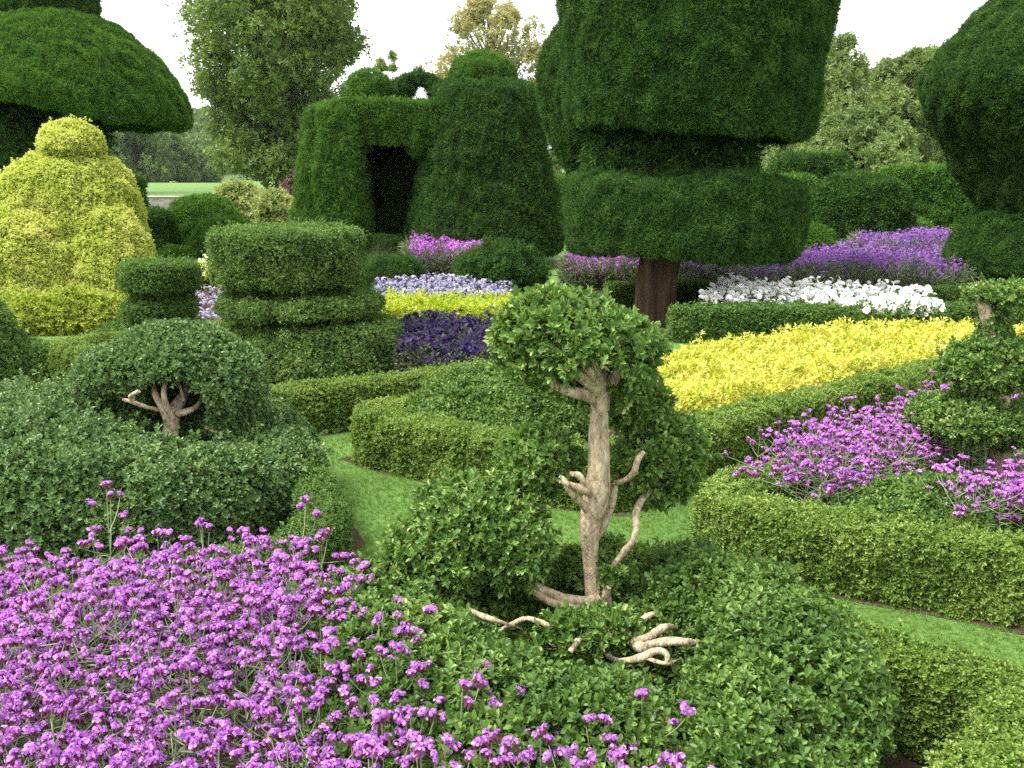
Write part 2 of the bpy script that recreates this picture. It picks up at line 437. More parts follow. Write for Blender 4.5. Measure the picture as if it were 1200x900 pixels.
def floret(n=5, r=1.0):
    V, Fc = [], []
    for i in range(n):
        a = i * 2 * math.pi / n; h = math.pi / n * .86
        V += [[0, 0, 0], [r * math.cos(a - h), r * math.sin(a - h), .18 * r], [r * math.cos(a + h), r * math.sin(a + h), .18 * r]]
        Fc.append([3 * i, 3 * i + 1, 3 * i + 2])
    V, Fc = np.array(V), np.array(Fc)
    V[0::3] = 0
    # petals share the centre so that a flower is one island
    W_, idx, out = [[0, 0, 0]], {}, []
    for f in Fc:
        q = [0]
        for k in f[1:]: W_.append(V[k]); q.append(len(W_) - 1)
        out.append(q)
    return np.array(W_), np.array(out)
FLORET = floret()
PETAL4 = floret(4)

# ------------------------------------------------------------------ SETTING: ground
SOIL = []
def sheet(name, poly, z, mat):
    SOIL.append(np.asarray(poly, float)[:, :2])
    g = Geo()
    p = resample(np.vstack([poly, poly[:1]]).astype(float), .06 if z < .006 and len(poly) > 8 else .3)[:-1]
    p = p + .035 * np.stack([snoise(np.c_[p, np.zeros(len(p))], 2.2, 31), snoise(np.c_[p, np.zeros(len(p))], 2.2, 32)], 1)
    c = p[:, :2].mean(0)
    V = np.concatenate([np.c_[p[:, :2], np.full(len(p), z)], [[c[0], c[1], z]]])
    n = len(p)
    Fc = np.array([[i, (i + 1) % n, n] for i in range(n)])
    a = p[:, :2]; area = np.sum(a[:, 0] * np.roll(a[:, 1], -1) - np.roll(a[:, 0], -1) * a[:, 1])
    if area < 0: Fc = Fc[:, ::-1]
    g.add(V, Fc)
    return tag(g.build(name, mat), kind='structure')
def make_ground():
    g = Geo()
    xs = np.array([-900, -400, -150, -60, -20, -8, 0, 8, 20, 60, 150, 400, 900.])
    ys = np.array([-30, -8, 0, 4, 8, 14, 20, 30, 45, 60, 90, 138, 180, 260, 420, 700, 950.])
    X, Y = np.meshgrid(xs, ys)
    V = np.stack([X.ravel(), Y.ravel(), -5.2 * np.clip((Y.ravel() - 138) / 280, 0, 1)], 1)
    g.add(V, grid_faces(len(ys), len(xs), False))
    return tag(g.build('lawn', M['lawn']), kind='structure')
make_ground()

def hill(name, x0, x1, y, depth, prof, mat, seed):
    """a ridge whose skyline follows prof(u), built as terrain with a front slope"""
    g = Geo()
    nu, nv = 60, 12
    V = []
    for j in range(nv):
        for i in range(nu):
            u = i / (nu - 1); v = j / (nv - 1)
            h = np.interp(u, prof[0], prof[1]) * math.sin(v * math.pi * .5) ** .8
            V.append([x0 + (x1 - x0) * u, y + depth * v, h - 6])
    V = np.array(V)
    V[:, 2] += (V[:, 2] > -3) * snoise(V * [1, 1, 0], .02, seed) * 3
    g.add(V, grid_faces(nv, nu, False), 0, True)
    return V.reshape(nv, nu, 3), tag(g.build(name, mat), kind='structure')
M['hill'] = plain_mat('hill_pasture', [(.3, (.05, .09, .03)), (.7, (.10, .15, .05))], .02, 5, .95)
hv1, _ = hill('hill', -760, 60, 520, 200, ([0, .3, .45, .6, .75, 1], [70, 62, 50, 36, 20, 6]), M['hill'], 3)
hv2, _ = hill('hill_far', -40, 800, 560, 220, ([0, .3, .4, .5, .62, .75, 1], [6, 58, 66, 66, 58, 52, 50]), M['hill'], 4)
def wood(name, hv, n, r, label, keep):
    g = Geo()
    nv, nu, _ = hv.shape
    for _ in range(n):
        i, j = rng.uniform(0, nv - 1), rng.uniform(0, nu - 1)
        a = hv[int(i), int(j)]; b = hv[min(nv - 1, int(i) + 1), min(nu - 1, int(j) + 1)]
        p = a + (b - a) * rng.random(3)
        if not keep(p): continue
        k = r * rng.uniform(.7, 1.4)
        S = outward(lumpy(ball(p + [0, 0, k * .5], k, k, k * .9, 12), k * .2, .8 / k, rng.integers(5)))
        shell(g, S, k * .1, 1)
        foliage(g, S, TREE_T, 6 / k, (k * .55, k * .95), (1, .4, .6), (-.3, .2), 0, .15)
    o = g.build(name, [M['tree_far'], M['twig']])
    return tag(o, label, 'wood', kind='stuff')
wood('wood', hv1, 700, 7.5, 'misty wood covering the far hillside beyond the field', lambda p: -330 < p[0] < -90)
wood('wood', hv2, 700, 8.0, 'blue hazy wood on the distant hill between the trees', lambda p: 130 < p[0] < 380)

# ------------------------------------------------------------------ trees
def big_tree(px, py_base, Y, crown, hgt, leaf_m, lsize, nclump, label, per=1.0, spread=1.0, seed=0, group=None, trunk_r=.45, dens=170, clump=.19, name='tree'):
    """crown: list of (height fraction, radius) giving the outline; leaves sit in clumps along the outer limbs"""
    b = np.array([PT(px, py_base, Y)[0], Y, -5.2 * min(1, max(0, (Y - 138) / 280))])
    root = empty(name, b, label, 'tree', group)
    r = np.random.default_rng(500 + seed)
    crown = np.asarray(crown, float)
    g, t = Geo(), Geo()
    top = hgt * .86
    lean = r.uniform(-.4, .4, 2)
    tr = [b + [lean[0] * u, lean[1] * u, top * u] for u in (0, .25, .5, .75, 1)]
    tube(t, tr, [trunk_r * 1.35, trunk_r, trunk_r * .8, trunk_r * .45, trunk_r * .1], 10, 0, .12, seed=seed)
    for k in range(nclump):
        u = r.uniform(crown[0, 0], crown[-1, 0])
        rad = np.interp(u, crown[:, 0], crown[:, 1])
        a = r.uniform(0, 2 * math.pi)
        q = math.sqrt(r.uniform(.12, 1))
        p = b + np.array([math.cos(a) * rad * q, math.sin(a) * rad * q, hgt * u])
        c = clump * rad * r.uniform(.7, 1.5) + .25 * hgt * .04
        u0 = max(.08, u - r.uniform(.08, .22))
        s = b + [lean[0] * u0, lean[1] * u0, top * min(u0, 1)]
        tube(t, [s, s + (p - s) * .5 + [0, 0, .04 * hgt * r.uniform(0, .6)], p], [trunk_r * .22, trunk_r * .13, trunk_r * .03], 5, 0, .1)
        S = outward(lumpy(ball(p, c, c, c * r.uniform(.65, .95), 12), c * .35, .6 / c, k % 7))
        n = int(dens * per * r.uniform(.6, 1.2))
        P, N = sample(S, 1.0, 1.0)
        P, N = sample(S, n / max(.01, 4 * math.pi * c * c), .6)
        P = P - N * (c * np.abs(rng.normal(0, .35, len(P))))[:, None] + rng.normal(0, c * .2, P.shape)
        A = unit(N * .6 + [0, 0, -.1] + rng.normal(size=P.shape) * .7)
        for q2, T in enumerate(TREE_T):
            sl = slice(q2, None, 3)
            place(g, T, P[sl], A[sl], rng.uniform(.7, 1.3, len(P[sl])) * lsize, 0)
    t.build('trunk', M['bark_tree'], root, b)
    g.build('crown', leaf_m, root, b)
    return root

big_tree(333, 219, 98, [(.05, 4.6), (.12, 6.3), (.3, 6.6), (.5, 6.8), (.72, 7.2), (.88, 5.6), (1, 2.0)], 26, M['tree_leaf'], .8, 105,
         'huge broadleaf tree with foliage to the ground beyond the stone wall', 1.0, seed=1, trunk_r=.7, dens=380, clump=.23)
big_tree(578, 220, 112, [(.28, 2.5), (.45, 5.2), (.65, 6.2), (.85, 5.0), (1, 2.2)], 19.5, M['tree_autumn'], .75, 75,
         'tall airy tree turning yellow brown behind the arched yew', 1.0, seed=2, trunk_r=.4, dens=60, clump=.17)
big_tree(457, 220, 130, [(.35, 2.0), (.7, 2.6), (1, .8)], 16, M['tree_leaf'], .7, 22,
         'small thin tree seen between the big tree and the yew crown', 1.0, seed=3, trunk_r=.25, dens=50, clump=.25)
big_tree(-20, 222, 80, [(.3, 5), (.6, 6), (1, 4)], 24, M['tree_leaf'], .9, 60, 'tall tree behind the mushroom yew at the picture edge', 1.0, seed=4, trunk_r=.6, dens=90)
far_left = [(160, 300, 22, 10, .9), (196, 320, 16, 8, .9), (236, 340, 11, 7, .9), (118, 310, 21, 10, .9)]
for i, (px, Y, h, r0, s) in enumerate(far_left):
    big_tree(px, 214, Y, [(.05, r0 * .8), (.3, r0), (.65, r0 * .9), (1, r0 * .3)], h, M['tree_far'], 1.8, 55,
             ['misty round tree at the field edge just under the yew dome', 'broad hazy tree at the middle of the field edge',
              'lowest hazy tree at the field edge next to the huge broadleaf', 'misty tree mostly behind the golden topiary'][i],
             seed=10 + i, group='hazy trees along the field edge', trunk_r=.35, dens=130, clump=.28)
right_trees = [(962, 62, [(.2, 3), (.6, 3.4), (1, 1.2)], 9.6, 'tree_light', 'slim light green tree touching the right side of the big yew drum'),
               (1000, 56, [(.08, 3.2), (.5, 3.4), (1, 1.4)], 5.0, 'tree_light', 'low bushy light green tree below the distant hill'),
               (1055, 66, [(.1, 3.4), (.55, 4.0), (.85, 2.4), (1, .8)], 9.2, 'tree_light', 'taller light green tree with ragged top left of the right yew'),
               (1085, 74, [(.1, 4), (.6, 4.5), (1, 1.5)], 10.0, 'tree_leaf', 'darker tree partly hidden by the right yew'),
               (925, 70, [(.1, 3.4), (.6, 3.6), (1, 1.5)], 8.2, 'tree_light', 'light green tree mostly hidden by the big yew drum'),
               (690, 75, [(.1, 3.4), (.6, 3.6), (1, 1.5)], 7.0, 'tree_light', 'light green tree glimpsed between arched yew and big yew')]
for i, (px, Y, cr, h, mt, lb) in enumerate(right_trees):
    big_tree(px, 225, Y, cr, h, M[mt], .42, 85, lb, seed=20 + i, group='trees beyond the garden', trunk_r=.28, dens=190, clump=.21)

# ------------------------------------------------------------------ clipped things, generic
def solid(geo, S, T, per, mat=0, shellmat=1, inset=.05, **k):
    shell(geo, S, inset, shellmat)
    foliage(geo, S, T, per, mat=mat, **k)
def clipped(name, surfs, T, per, mats, label, cat, parent=None, origin=None, group=None, inset=.05, **k):
    g = Geo()
    for S in surfs: solid(g, S, T, per, inset=inset, **k)
    if origin is None:
        v = np.concatenate([S[0] for S in surfs]); origin = (v[:, 0].mean(), v[:, 1].mean(), 0)
    o = g.build(name, mats, parent, origin)
    if parent is None: tag(o, label, cat, group)
    return o
YK = dict(out=(1, .2, .45), depth=(-.06, .012))

# --- stone wall at the end of the garden
g = Geo()
x0, x1 = PT(100, 230, 48)[0], PT(760, 230, 48)[0]
S = hedge_surf([(x0, 48), (x1, 48.3)], .5, .74, .5, .02, turns=0)
g.add(*lumpy(S, .03, .8, 2), 0, False)
wall = g.build('stone_wall', M['stone'], None, ((x0 + x1) / 2, 48, 0))
tag(wall, 'low grey stone wall between the garden and the field', 'wall')
g = Geo()
S = hedge_surf([(x0, 48), (x1, 48.3)], .62, .07, .5, .02, z0=.745, turns=0)
g.add(*lumpy(S, .02, .8, 5), 0, False)
cp = g.build('coping', M['stone'], wall, ((x0 + x1) / 2, 48, 0))

# --- background shrubs by the wall
def loose_shrub(name, px0, px1, ytop, Y, leaf_m, label, cat='shrub', per=120, T=None, sc=(.9, 1.6), lobes=6, seed=0, group=None):
    cx = (px0 + px1) / 2
    b = PT(cx, 250, Y); b[2] = 0
    topz = PT(cx, ytop, Y)[2]
    rad = abs(px1 - px0) / 2 * MPP(np.array([b[0], Y, topz / 2]))
    r = np.random.default_rng(seed + 77)
    surfs = []
    for k in range(lobes):
        a = r.uniform(0, 6.28); q = r.uniform(.1, .6)
        rr = rad * r.uniform(.45, .62)
        hz = max(.25, topz * r.uniform(.45, .7))
        c = [b[0] + math.cos(a) * q * rad, Y + math.sin(a) * q * rad * .8, topz - hz * r.uniform(.9, 1.15) if k else topz - hz]
        c[2] = max(c[2], hz * .6)
        surfs.append(outward(lumpy(ball(c, rr, rr, hz, 18), rr * .18, .7 / rr, k % 6)))
    g = Geo()
    for S in surfs: solid(g, S, T or BED_LEAF, per, inset=.1 * rad + .03, out=(1, .4, .8), depth=(-.18 * rad, .08 * rad), scale=sc)
    return tag(g.build(name, [leaf_m, M['twig']], None, b), label, cat, group)
loose_shrub('shrub', 250, 318, 218, 36, M['shrub_gold'], 'golden green shrub in front of the stone wall', per=90, sc=(1.5, 3), seed=1)
loose_shrub('shrub', 296, 350, 228, 33, M['shrub_gold'], 'yellow green shrub close to the arched yew side', per=90, sc=(1.5, 3), seed=2)
loose_shrub('shrub', 325, 372, 212, 40, M['shrub_red'], 'purple brown leaved shrub between golden shrubs and arched yew', per=60, sc=(1.5, 3), seed=3)
loose_shrub('shrub', 200, 232, 236, 42, M['shrub_red'], 'dark reddish shrub against the grey stone wall', per=60, sc=(1.5, 3), seed=4)
loose_shrub('shrub', 335, 350, 205, 39, M['shrub_red'], 'thin brown shrub rising beside the arched yew', per=50, sc=(1.4, 2.4), seed=5)

# --- mushroom yew, top left
def mushroom_yew():
    Y = 21.0
    c = PT(72, 195, Y); c[2] = 0
    m = MPP(np.array([c[0], Y, 2.5]))
    z = lambda py: CAM_H + (195 - py) * m * 1.0
    root = empty('mushroom_yew', c, 'tall dark yew clipped into a mushroom dome under a drum', 'topiary')
    S = revolve([(.15, z(138)), (1.0, z(122)), (1.9, z(138)), (2.45, z(150)), (2.58, z(135)), (2.5, z(108)), (2.1, z(72)), (1.5, z(42)), (.9, z(28)), (0, z(24))], c)
    V, Q = S
    V = V.copy(); V[:, 2] += .42 * np.exp(-((V[:, 0] - c[0] + .5) / 1.5) ** 2) * np.clip((z(95) - V[:, 2]) / .6, 0, 1) * (V[:, 1] < c[1])
    g = Geo(); solid(g, lumpy(outward((V, Q)), .07, .45, 1), YEW_MID, 2000, inset=.07, scale=(.6, .95), **YK)
    g.build('dome_foliage', [M['yew_bright'], M['twig']], root, c)
    S = revolve([(0, z(40)), (.93, z(38)), (.98, z(10)), (.95, z(-40)), (.5, z(-75)), (0, z(-80))], c)
    g = Geo(); solid(g, lumpy(outward(S), .05, .45, 2), YEW_MID, 1400, inset=.07, **YK)
    g.build('drum_foliage', [M['yew'], M['twig']], root, c)
    S = revolve([(.3, z(215)), (1.2, z(190)), (1.5, z(160)), (1.2, z(135)), (0, z(128))], c + [-.55, .3, 0])
    g = Geo(); solid(g, lumpy(outward(S), .16, .5, 3), YEW_FAR, 400, inset=.16, out=(1, .2, .9), depth=(-.2, .08), gap=.35)
    g.build('inner_foliage', [M['yew'], M['twig']], root, c)
    g = Geo(); tube(g, [c, c + [.05, 0, .9], c + [-.05, 0, 2.0], c + [0, 0, 3.2]], [.4, .33, .3, .22], 12, 0, .15)
    g.build('trunk', M['bark_yew'], root, c)
mushroom_yew()

# --- arched yew house
def arched_yew():
    Y = 23.0
    c = PT(510, 200, Y); c[2] = 0
    m = MPP(np.array([c[0], Y, 2.0]))
    x = lambda px: (px - 600) * m
    z = lambda py: CAM_H + (195 - py) * m
    root = empty('arched_yew', c, 'huge clipped yew shaped like a house with an arched doorway', 'topiary')
    def part(nm, S, mt='yew', per=1600, lump=.07, seed=0, **k):
        g = Geo(); kk = dict(YK); kk.update(k)
        solid(g, lumpy(outward(S), lump, .4, seed), YEW_MID, per, inset=.07, scale=(.6, 1.0), **kk)
        g.build(nm, [M[mt], M['twig']], root, c)
    hb = z(292)
    part('tower_foliage', revolve([(.3, hb + .2), (1.72, hb), (1.82, hb + .12), (1.5, z(200)), (1.2, z(120)), (1.08, z(104)), (0, z(97))], [x(569), Y, 0], square=2.6, n=64), 'yew', seed=1, strays=.10)
    part('knob_foliage', revolve([(0, z(104)), (.68, z(102)), (.76, z(90)), (.6, z(74)), (0, z(66))], [x(567), Y, 0]), 'yew_bright', seed=2)
    # wall over and beside the doorway
    part('buttress_foliage', revolve([(.2, hb + .1), (.84, hb), (.84, hb + .15), (.68, z(200)), (.58, z(140)), (.53, z(130)), (0, z(125))], [x(377), Y + .3, 0], square=4, sy=1.6, lean=(.10, 0)), 'yew_bright', seed=3, strays=.10)
    part('pier_foliage', revolve([(.2, hb + .1), (.50, hb), (.50, hb + .15), (.49, z(200)), (.48, z(140)), (.46, z(128)), (0, z(123))], [x(406), Y - .5, 0], square=5, sy=1.5), 'yew_bright', seed=4, strays=.10)
    part('lintel_foliage', hedge_surf([(x(400), Y + .5), (x(560), Y + .5)], 3.0, z(124) - z(172), .2, .05, z0=z(172), turns=0), 'yew_bright', seed=5, strays=.10)
    part('alcove_foliage', hedge_surf([(x(405), Y + 1.5), (x(560), Y + 1.5)], .6, z(140) - hb, .2, .05, z0=hb, turns=0), 'yew', seed=6)
    for px in (428, 494):
        part('spandrel_foliage', ball([x(px), Y - .66, z(168)], .24, .38, .28, 24), 'yew_bright', seed=12)
    part('skirt_foliage', revolve([(.1, hb), (.42, hb), (.42, z(310)), (.75, z(318)), (.2, z(330))][::-1], [x(455), Y - .9, .42]), 'yew', 500, seed=9)
    part('ball_foliage', revolve([(0, z(126)), (.46, z(124)), (.54, z(110)), (.4, z(95)), (0, z(88))], [x(433), Y, 0]), 'yew_bright', seed=7)
    # crown shape with an opening
    g = Geo()
    for (px, py, rw, rh) in ((476, 107, .26, .24), (513, 108, .24, .22), (494, 97, .22, .12), (484, 98, .2, .13), (504, 99, .2, .13), (494, 90, .12, .1)):
        S = outward(lumpy(ball([x(px), Y, z(py)], rw, rw * 1.2, rh, 18), .02, 1, 3))
        solid(g, S, YEW_MID, 1100, inset=.05, **YK)
    g.build('crown_foliage', [M['yew'], M['twig']], root, c)
    for nm, px, r in (('trunk', 578, .2), ('trunk', 596, .14), ('trunk', 392, .2)):
        g = Geo(); tube(g, [[x(px), Y, 0], [x(px) + .05, Y, .4], [x(px), Y, 1.4]], [r * 1.2, r, r], 9, 0, .15)
        g.build(nm, M['bark_yew'], root, c)
arched_yew()
loose_shrub('yew_bush', 517, 648, 294, 17.6, M['yew'], 'spreading dark yew bush under the arched yew tower', 'bush', per=900, T=YEW_MID, sc=(.8, 1.4), lobes=9, seed=11)
clipped('drum_bush', [lumpy(outward(revolve([(.6, 0), (.66, .1), (.6, .45), (.3, .58), (0, .6)], [PT(456, 300, 18.2)[0], 18.2, 0])), .04, .8, 2)], YEW_MID, 1200, [M['yew'], M['twig']],
        'dark low clipped drum below the arched yew doorway', 'bush', **YK)

# --- main yew in two drums
def main_yew():
    Y = 14.2
    c = PT(771, 380, Y); c[2] = 0
    m = MPP(np.array([c[0], Y, 2.0]))
    x = lambda px: (px - 600) * m
    z = lambda py: CAM_H + (195 - py) * m
    root = empty('drum_yew', c, 'giant dark yew clipped into two stacked drums on a bare trunk', 'topiary')
    cu = [x(805), Y, 0]
    r = lambda px: px * m
    S = revolve([(.3, z(150)), (r(100), z(154)), (r(132), z(161)), (r(140), z(148)), (r(144), z(95)), (r(149), z(40)), (r(152), z(-20)), (r(148), z(-90)), (r(105), z(-130)), (0, z(-140))], cu, n=160, step=.05)
    V, Q = S
    V = V.copy(); V[:, 2] -= np.clip((V[:, 0] - cu[0]) / 1.8, -1, 1) * .16 * np.clip((3.6 - V[:, 2]) / 1.2, 0, 1)      # hangs lower on the right
    g = Geo(); solid(g, lumpy(outward((V, Q)), .07, .42, 2), YEW_MID, 3000, scale=(.5, .82), inset=.07, strays=.01, **YK)
    g.build('drum_foliage', [M['yew'], M['twig']], root, c)
    cl = [x(803), Y, 0]
    S = revolve([(.3, z(284)), (r(100), z(289)), (r(127), z(294)), (r(136), z(282)), (r(137), z(250)), (r(136), z(220)), (r(131), z(207)), (r(100), z(203)), (0, z(203))], cl, n=160, step=.05)
    V, Q = S
    V = V.copy(); u = np.clip((V[:, 0] - cl[0]) / 1.6, -1, 1)
    V[:, 2] -= np.clip(u, 0, 1) * .08
    g = Geo(); solid(g, lumpy(outward((V, Q)), .07, .45, 3), YEW_MID, 3000, scale=(.5, .82), inset=.07, strays=.01, **YK)
    g.build('drum_foliage', [M['yew'], M['twig']], root, c)
    S = revolve([(.3, z(225)), (r(92), z(215)), (r(100), z(190)), (r(96), z(165)), (0, z(145))], [x(786), Y + .1, 0], sy=.6)
    g = Geo(); solid(g, lumpy(outward(S), .14, .6, 5), YEW_FAR, 500, inset=.15, out=(1, 0, .9), depth=(-.2, .05))
    g.build('inner_foliage', [M['yew'], M['twig']], root, c)
    g = Geo()
    tube(g, [c + [.04, 0, 0], c + [.02, 0, .3], c + [0, 0, .9], c + [.1, .1, 2.2], c + [.3, .1, 3.4]], [.37, .31, .31, .3, .2], 22, 0, .22, .08, 4)
    g.build('trunk', M['bark_yew'], root, c)
main_yew()

def egg_yew():
    Y = 18.5
    c = PT(722, 330, Y); c[2] = 0
    m = MPP(np.array([c[0], Y, 2.0])); z = lambda py: CAM_H + (195 - py) * m; r = lambda px: px * m
    root = empty('egg_yew', c, 'dark egg shaped yew standing behind the big drum yew', 'topiary')
    S = revolve([(0, z(262)), (r(40), z(240)), (r(58), z(205)), (r(82), z(165)), (r(94), z(120)), (r(92), z(75)), (r(74), z(38)), (r(30), z(14)), (0, z(10))], c)
    g = Geo(); solid(g, lumpy(outward(S), .06, .45, 6), YEW_MID, 900, inset=.07, **YK)
    g.build('egg_foliage', [M['yew'], M['twig']], root, c)
    g = Geo(); tube(g, [c, c + [0, 0, .8], c + [0, 0, 2.]], [.25, .2, .18], 9, 0, .15); g.build('trunk', M['bark_yew'], root, c)
egg_yew()

def right_yew():
    Y = 16.2
    c = PT(1235, 340, Y); c[2] = 0
    m = MPP(np.array([c[0], Y, 2.0])); z = lambda py: CAM_H + (195 - py) * m; r = lambda px: px * m
    root = empty('vase_yew', c, 'dark yew clipped into an upturned vase above a flared skirt', 'topiary')
    S = revolve([(0, z(262)), (r(78), z(255)), (r(98), z(232)), (r(112), z(200)), (r(146), z(150)), (r(170), z(110)), (r(166), z(88)), (r(146), z(52)), (r(108), z(14)), (r(55), z(-18)), (0, z(-34))], c, n=64)
    g = Geo(); solid(g, lumpy(outward(S), .09, .42, 7), YEW_MID, 2300, inset=.07, strays=.01, scale=(.55, .88), **YK)
    g.build('vase_foliage', [M['yew'], M['twig']], root, c)
    S = revolve([(.2, z(305)), (r(105), z(312)), (r(127), z(316)), (r(128), z(300)), (r(112), z(270)), (r(92), z(248)), (0, z(245))], c)
    g = Geo(); solid(g, lumpy(outward(S), .07, .45, 8), YEW_MID, 1300, inset=.07, **YK)
    g.build('skirt_foliage', [M['yew'], M['twig']], root, c)
    g = Geo(); tube(g, [c, c + [0, 0, .6], c + [0, 0, 1.6]], [.34, .28, .25], 12, 0, .15); g.build('trunk', M['bark_yew'], root, c)
right_yew()

# --- clipped yews farther back
def gpt(px, Y): p = PT(px, 300, Y); p[2] = 0; return p
def zat(py, Y): return PT(600, py, Y)[2]
def yew_round(px0, px1, ytop, Y, label, mt='yew_bright', sq=2.0, prof=None, cat='topiary', per=700, name='clipped_yew', lump=.05):
    c = gpt((px0 + px1) / 2, Y)
    h = zat(ytop, Y); rr = (px1 - px0) / 2 * MPP(np.array([c[0], Y, h / 2]))
    prof = prof or [(.85, 0), (1, .25), (1, .55), (.8, .85), (.4, .98), (0, 1)]
    S = revolve([(a * rr, b * h) for a, b in prof], c, square=sq)
    clipped(name, [lumpy(outward(S), lump, .6, int(px0) % 7)], YEW_FAR, per, [M[mt], M['twig']], label, cat, inset=.07, origin=c, **YK)
COLP = [(.95, 0), (1, .1), (1, .9), (.95, 1), (0, 1)]
yew_round(148, 173, 208, 29, 'narrow dark clipped yew column right of the golden topiary', 'yew', 5, COLP)
yew_round(160, 196, 249, 25, 'short dark yew block in front of the narrow column', 'yew', 5, COLP)
yew_round(198, 283, 232, 26, 'big round green yew ball in front of the stone wall', per=800)
yew_round(226, 306, 257, 23, 'lower yew dome in front of the big round ball', per=800, prof=[(.95, 0), (1, .2), (.95, .55), (.7, .85), (.35, .97), (0, 1)])
yew_round(184, 226, 289, 21.5, 'smallest low yew cushion at the foot of the balls', per=800)
yew_round(-30, 22, 186, 30, 'dark clipped yew block behind the golden topiary', 'yew', 5, COLP)
def yew_hedge(name, pts, w, h, label, mt='yew', per=600, lump=.06, cat='hedge', turns=1):
    S = hedge_surf(pts, w, h, .25, .1, turns=turns)
    c = np.mean(np.asarray(pts)[:, :2], 0)
    return clipped(name, [lumpy(S, lump, .5, int(abs(c[0] * 7)) % 6)], YEW_FAR, per, [M[mt], M['twig']], label, cat, origin=(c[0], c[1], 0), inset=.07, **YK)
P2 = lambda px, Y: gpt(px, Y)[:2]
yew_hedge('yew_hedge', [P2(1030, 27), P2(1090, 26.5), P2(1160, 26)], 1.2, 2.12, 'tall flat topped yew hedge wall behind the purple border', 'yew_bright', 500)
yew_hedge('yew_hedge', [P2(640, 30), P2(760, 30), P2(900, 30)], 1.2, 1.9, 'far yew hedge glimpsed behind the big drum yew', 'yew_bright', 350)
yew_round(940, 1062, 206, 21.5, 'bulky yew with flat sloping top behind the purple border', 'yew', 2.6, [(.95, 0), (1, .1), (.98, .45), (.86, .78), (.6, .95), (0, 1.0)], per=900)
yew_round(1035, 1088, 256, 23.5, 'small round yew dome beside the tall hedge wall', per=700)
yew_round(936, 978, 266, 18.2, 'small bright green yew globe right of the big drum yew', per=900)
yew_round(903, 985, 182, 24, 'flat dark yew drum peeping over behind the big yew', 'yew', 2.4, [(.5, .0), (.5, .66), (.9, .7), (1, .8), (1, .93), (.85, 1), (0, 1)], per=600)
yew_round(872, 945, 208, 23, 'pale topped yew block behind the lower drum', 'yew_bright', 3, COLP, per=500)
yew_round(820, 905, 262, 18.4, 'dark shadowed yew block behind the big trunk', 'yew', 3, COLP, per=500)

# --- golden topiary
def golden():
    Y = 16.6
    c = gpt(84, Y)
    m = MPP(np.array([c[0], Y, 1.2])); z = lambda py: max(0, zat(py, Y)); r = lambda px: px * m
    root = empty('golden_topiary', c, 'golden yellow topiary shaped like a lumpy bell with a round cap', 'topiary')
    def part(nm, surfs, per=2600):
        g = Geo()
        for S in surfs: solid(g, S, GOLD_MID, per, inset=.05, scale=(.5, .9), out=(1, .4, .6), depth=(-.05, .02), strays=.01)
        g.build(nm, [M['gold'], M['twig_gold']], root, c)
    body = revolve([(r(80), 0), (r(86), .2), (r(80), z(270)), (r(70), z(222)), (r(55), z(196)), (r(34), z(186)), (0, z(182))], c + [.12, 0, 0], n=64)
    lob = revolve([(r(88), 0), (r(92), .2), (r(84), z(300)), (r(68), z(262)), (r(40), z(240)), (0, z(234))], c + [-.62, -.85, 0], n=80)
    lob2 = revolve([(r(58), 0), (r(60), .2), (r(52), z(320)), (r(38), z(268)), (r(16), z(242)), (0, z(238))], c + [.84, -.6, 0], n=64)
    lob3 = revolve([(r(60), 0), (r(62), .4), (r(54), z(260)), (r(34), z(212)), (r(12), z(192)), (0, z(189))], c + [-.42, -.5, 0], n=64)
    part('bell_foliage', [lumpy(outward(body), .07, .5, 1)])
    part('lobe_foliage', [lumpy(outward(lob), .1, .5, 2)])
    part('lobe_foliage', [lumpy(outward(lob2), .09, .5, 3)])
    part('lobe_foliage', [lumpy(outward(lob3), .08, .5, 4)])
    cx = gpt(100, Y)
    cap = revolve([(0, z(182)), (r(31), z(181)), (r(36), z(174)), (r(33), z(157)), (r(17), z(145)), (0, z(142))], cx + [0, -.1, 0])
    part('cap_foliage', [lumpy(outward(cap), .02, .8, 4)], 2800)
golden()

# --- box hedges round the beds
def box_hedge(pts, label, h=.40, w=.30, per=7000, T=None, mt='hedge', turns=1, sc=(.55, .95), lump=.016, name='box_hedge', gap=0, step=.12):
    pts = np.asarray([np.asarray(p)[:2] for p in pts], float)
    S = lumpy(hedge_surf(pts, w, h, step, .05, turns=turns), lump, 1.2, int(abs(pts[0, 0] * 13)) % 8)
    g = Geo()
    solid(g, S, T or BOX_MID, per * 1.5, inset=.03, scale=sc, out=(1, .25, .55), depth=(-.032, .008), strays=.03, gap=gap, gfreq=2.5)
    c = pts.mean(0)
    return tag(g.build(name, [M[mt], M['twig']], None, (c[0], c[1], 0)), label, 'hedge', 'low box hedges edging the beds')
# centre bed, with its near corner behind the gnarled tree
box_hedge([(-.35, 7.95), (-1.12, 7.28), (-.95, 7.1), (.35, 6.25), (.72, 6.16), (1.42, 6.98), (3.9, 8.95), (5.2, 9.9)], 'clipped box hedge with a corner around the golden bedding, behind the gnarled tree', .40, .30, 5200)
# bed behind, left
box_hedge([(-3.3, 11.6), (-4.75, 10.35), (-4.6, 10.0), (-2.35, 7.95), (-2.0, 7.9), (-.42, 8.85), (.6, 9.5)], 'box hedge in front of the large tiered topiary', .40, .30, 3300)
# front bed: right corner and back run
box_hedge([(.15, 4.42), (.8, 4.12), (1.46, 3.55), (1.84, 3.22), (1.83, 3.10), (1.36, 2.64), (.75, 2.05)], 'nearest box hedge with a pointed corner beside the round box mound', .375, .21, 9000, BOX_HI, sc=(.6, .95))
box_hedge([(.15, 4.42), (-.9, 4.08), (-1.6, 4.02), (-2.6, 3.98)][1:], 'box hedge top showing at the back of the front verbena', .36, .26, 7000)
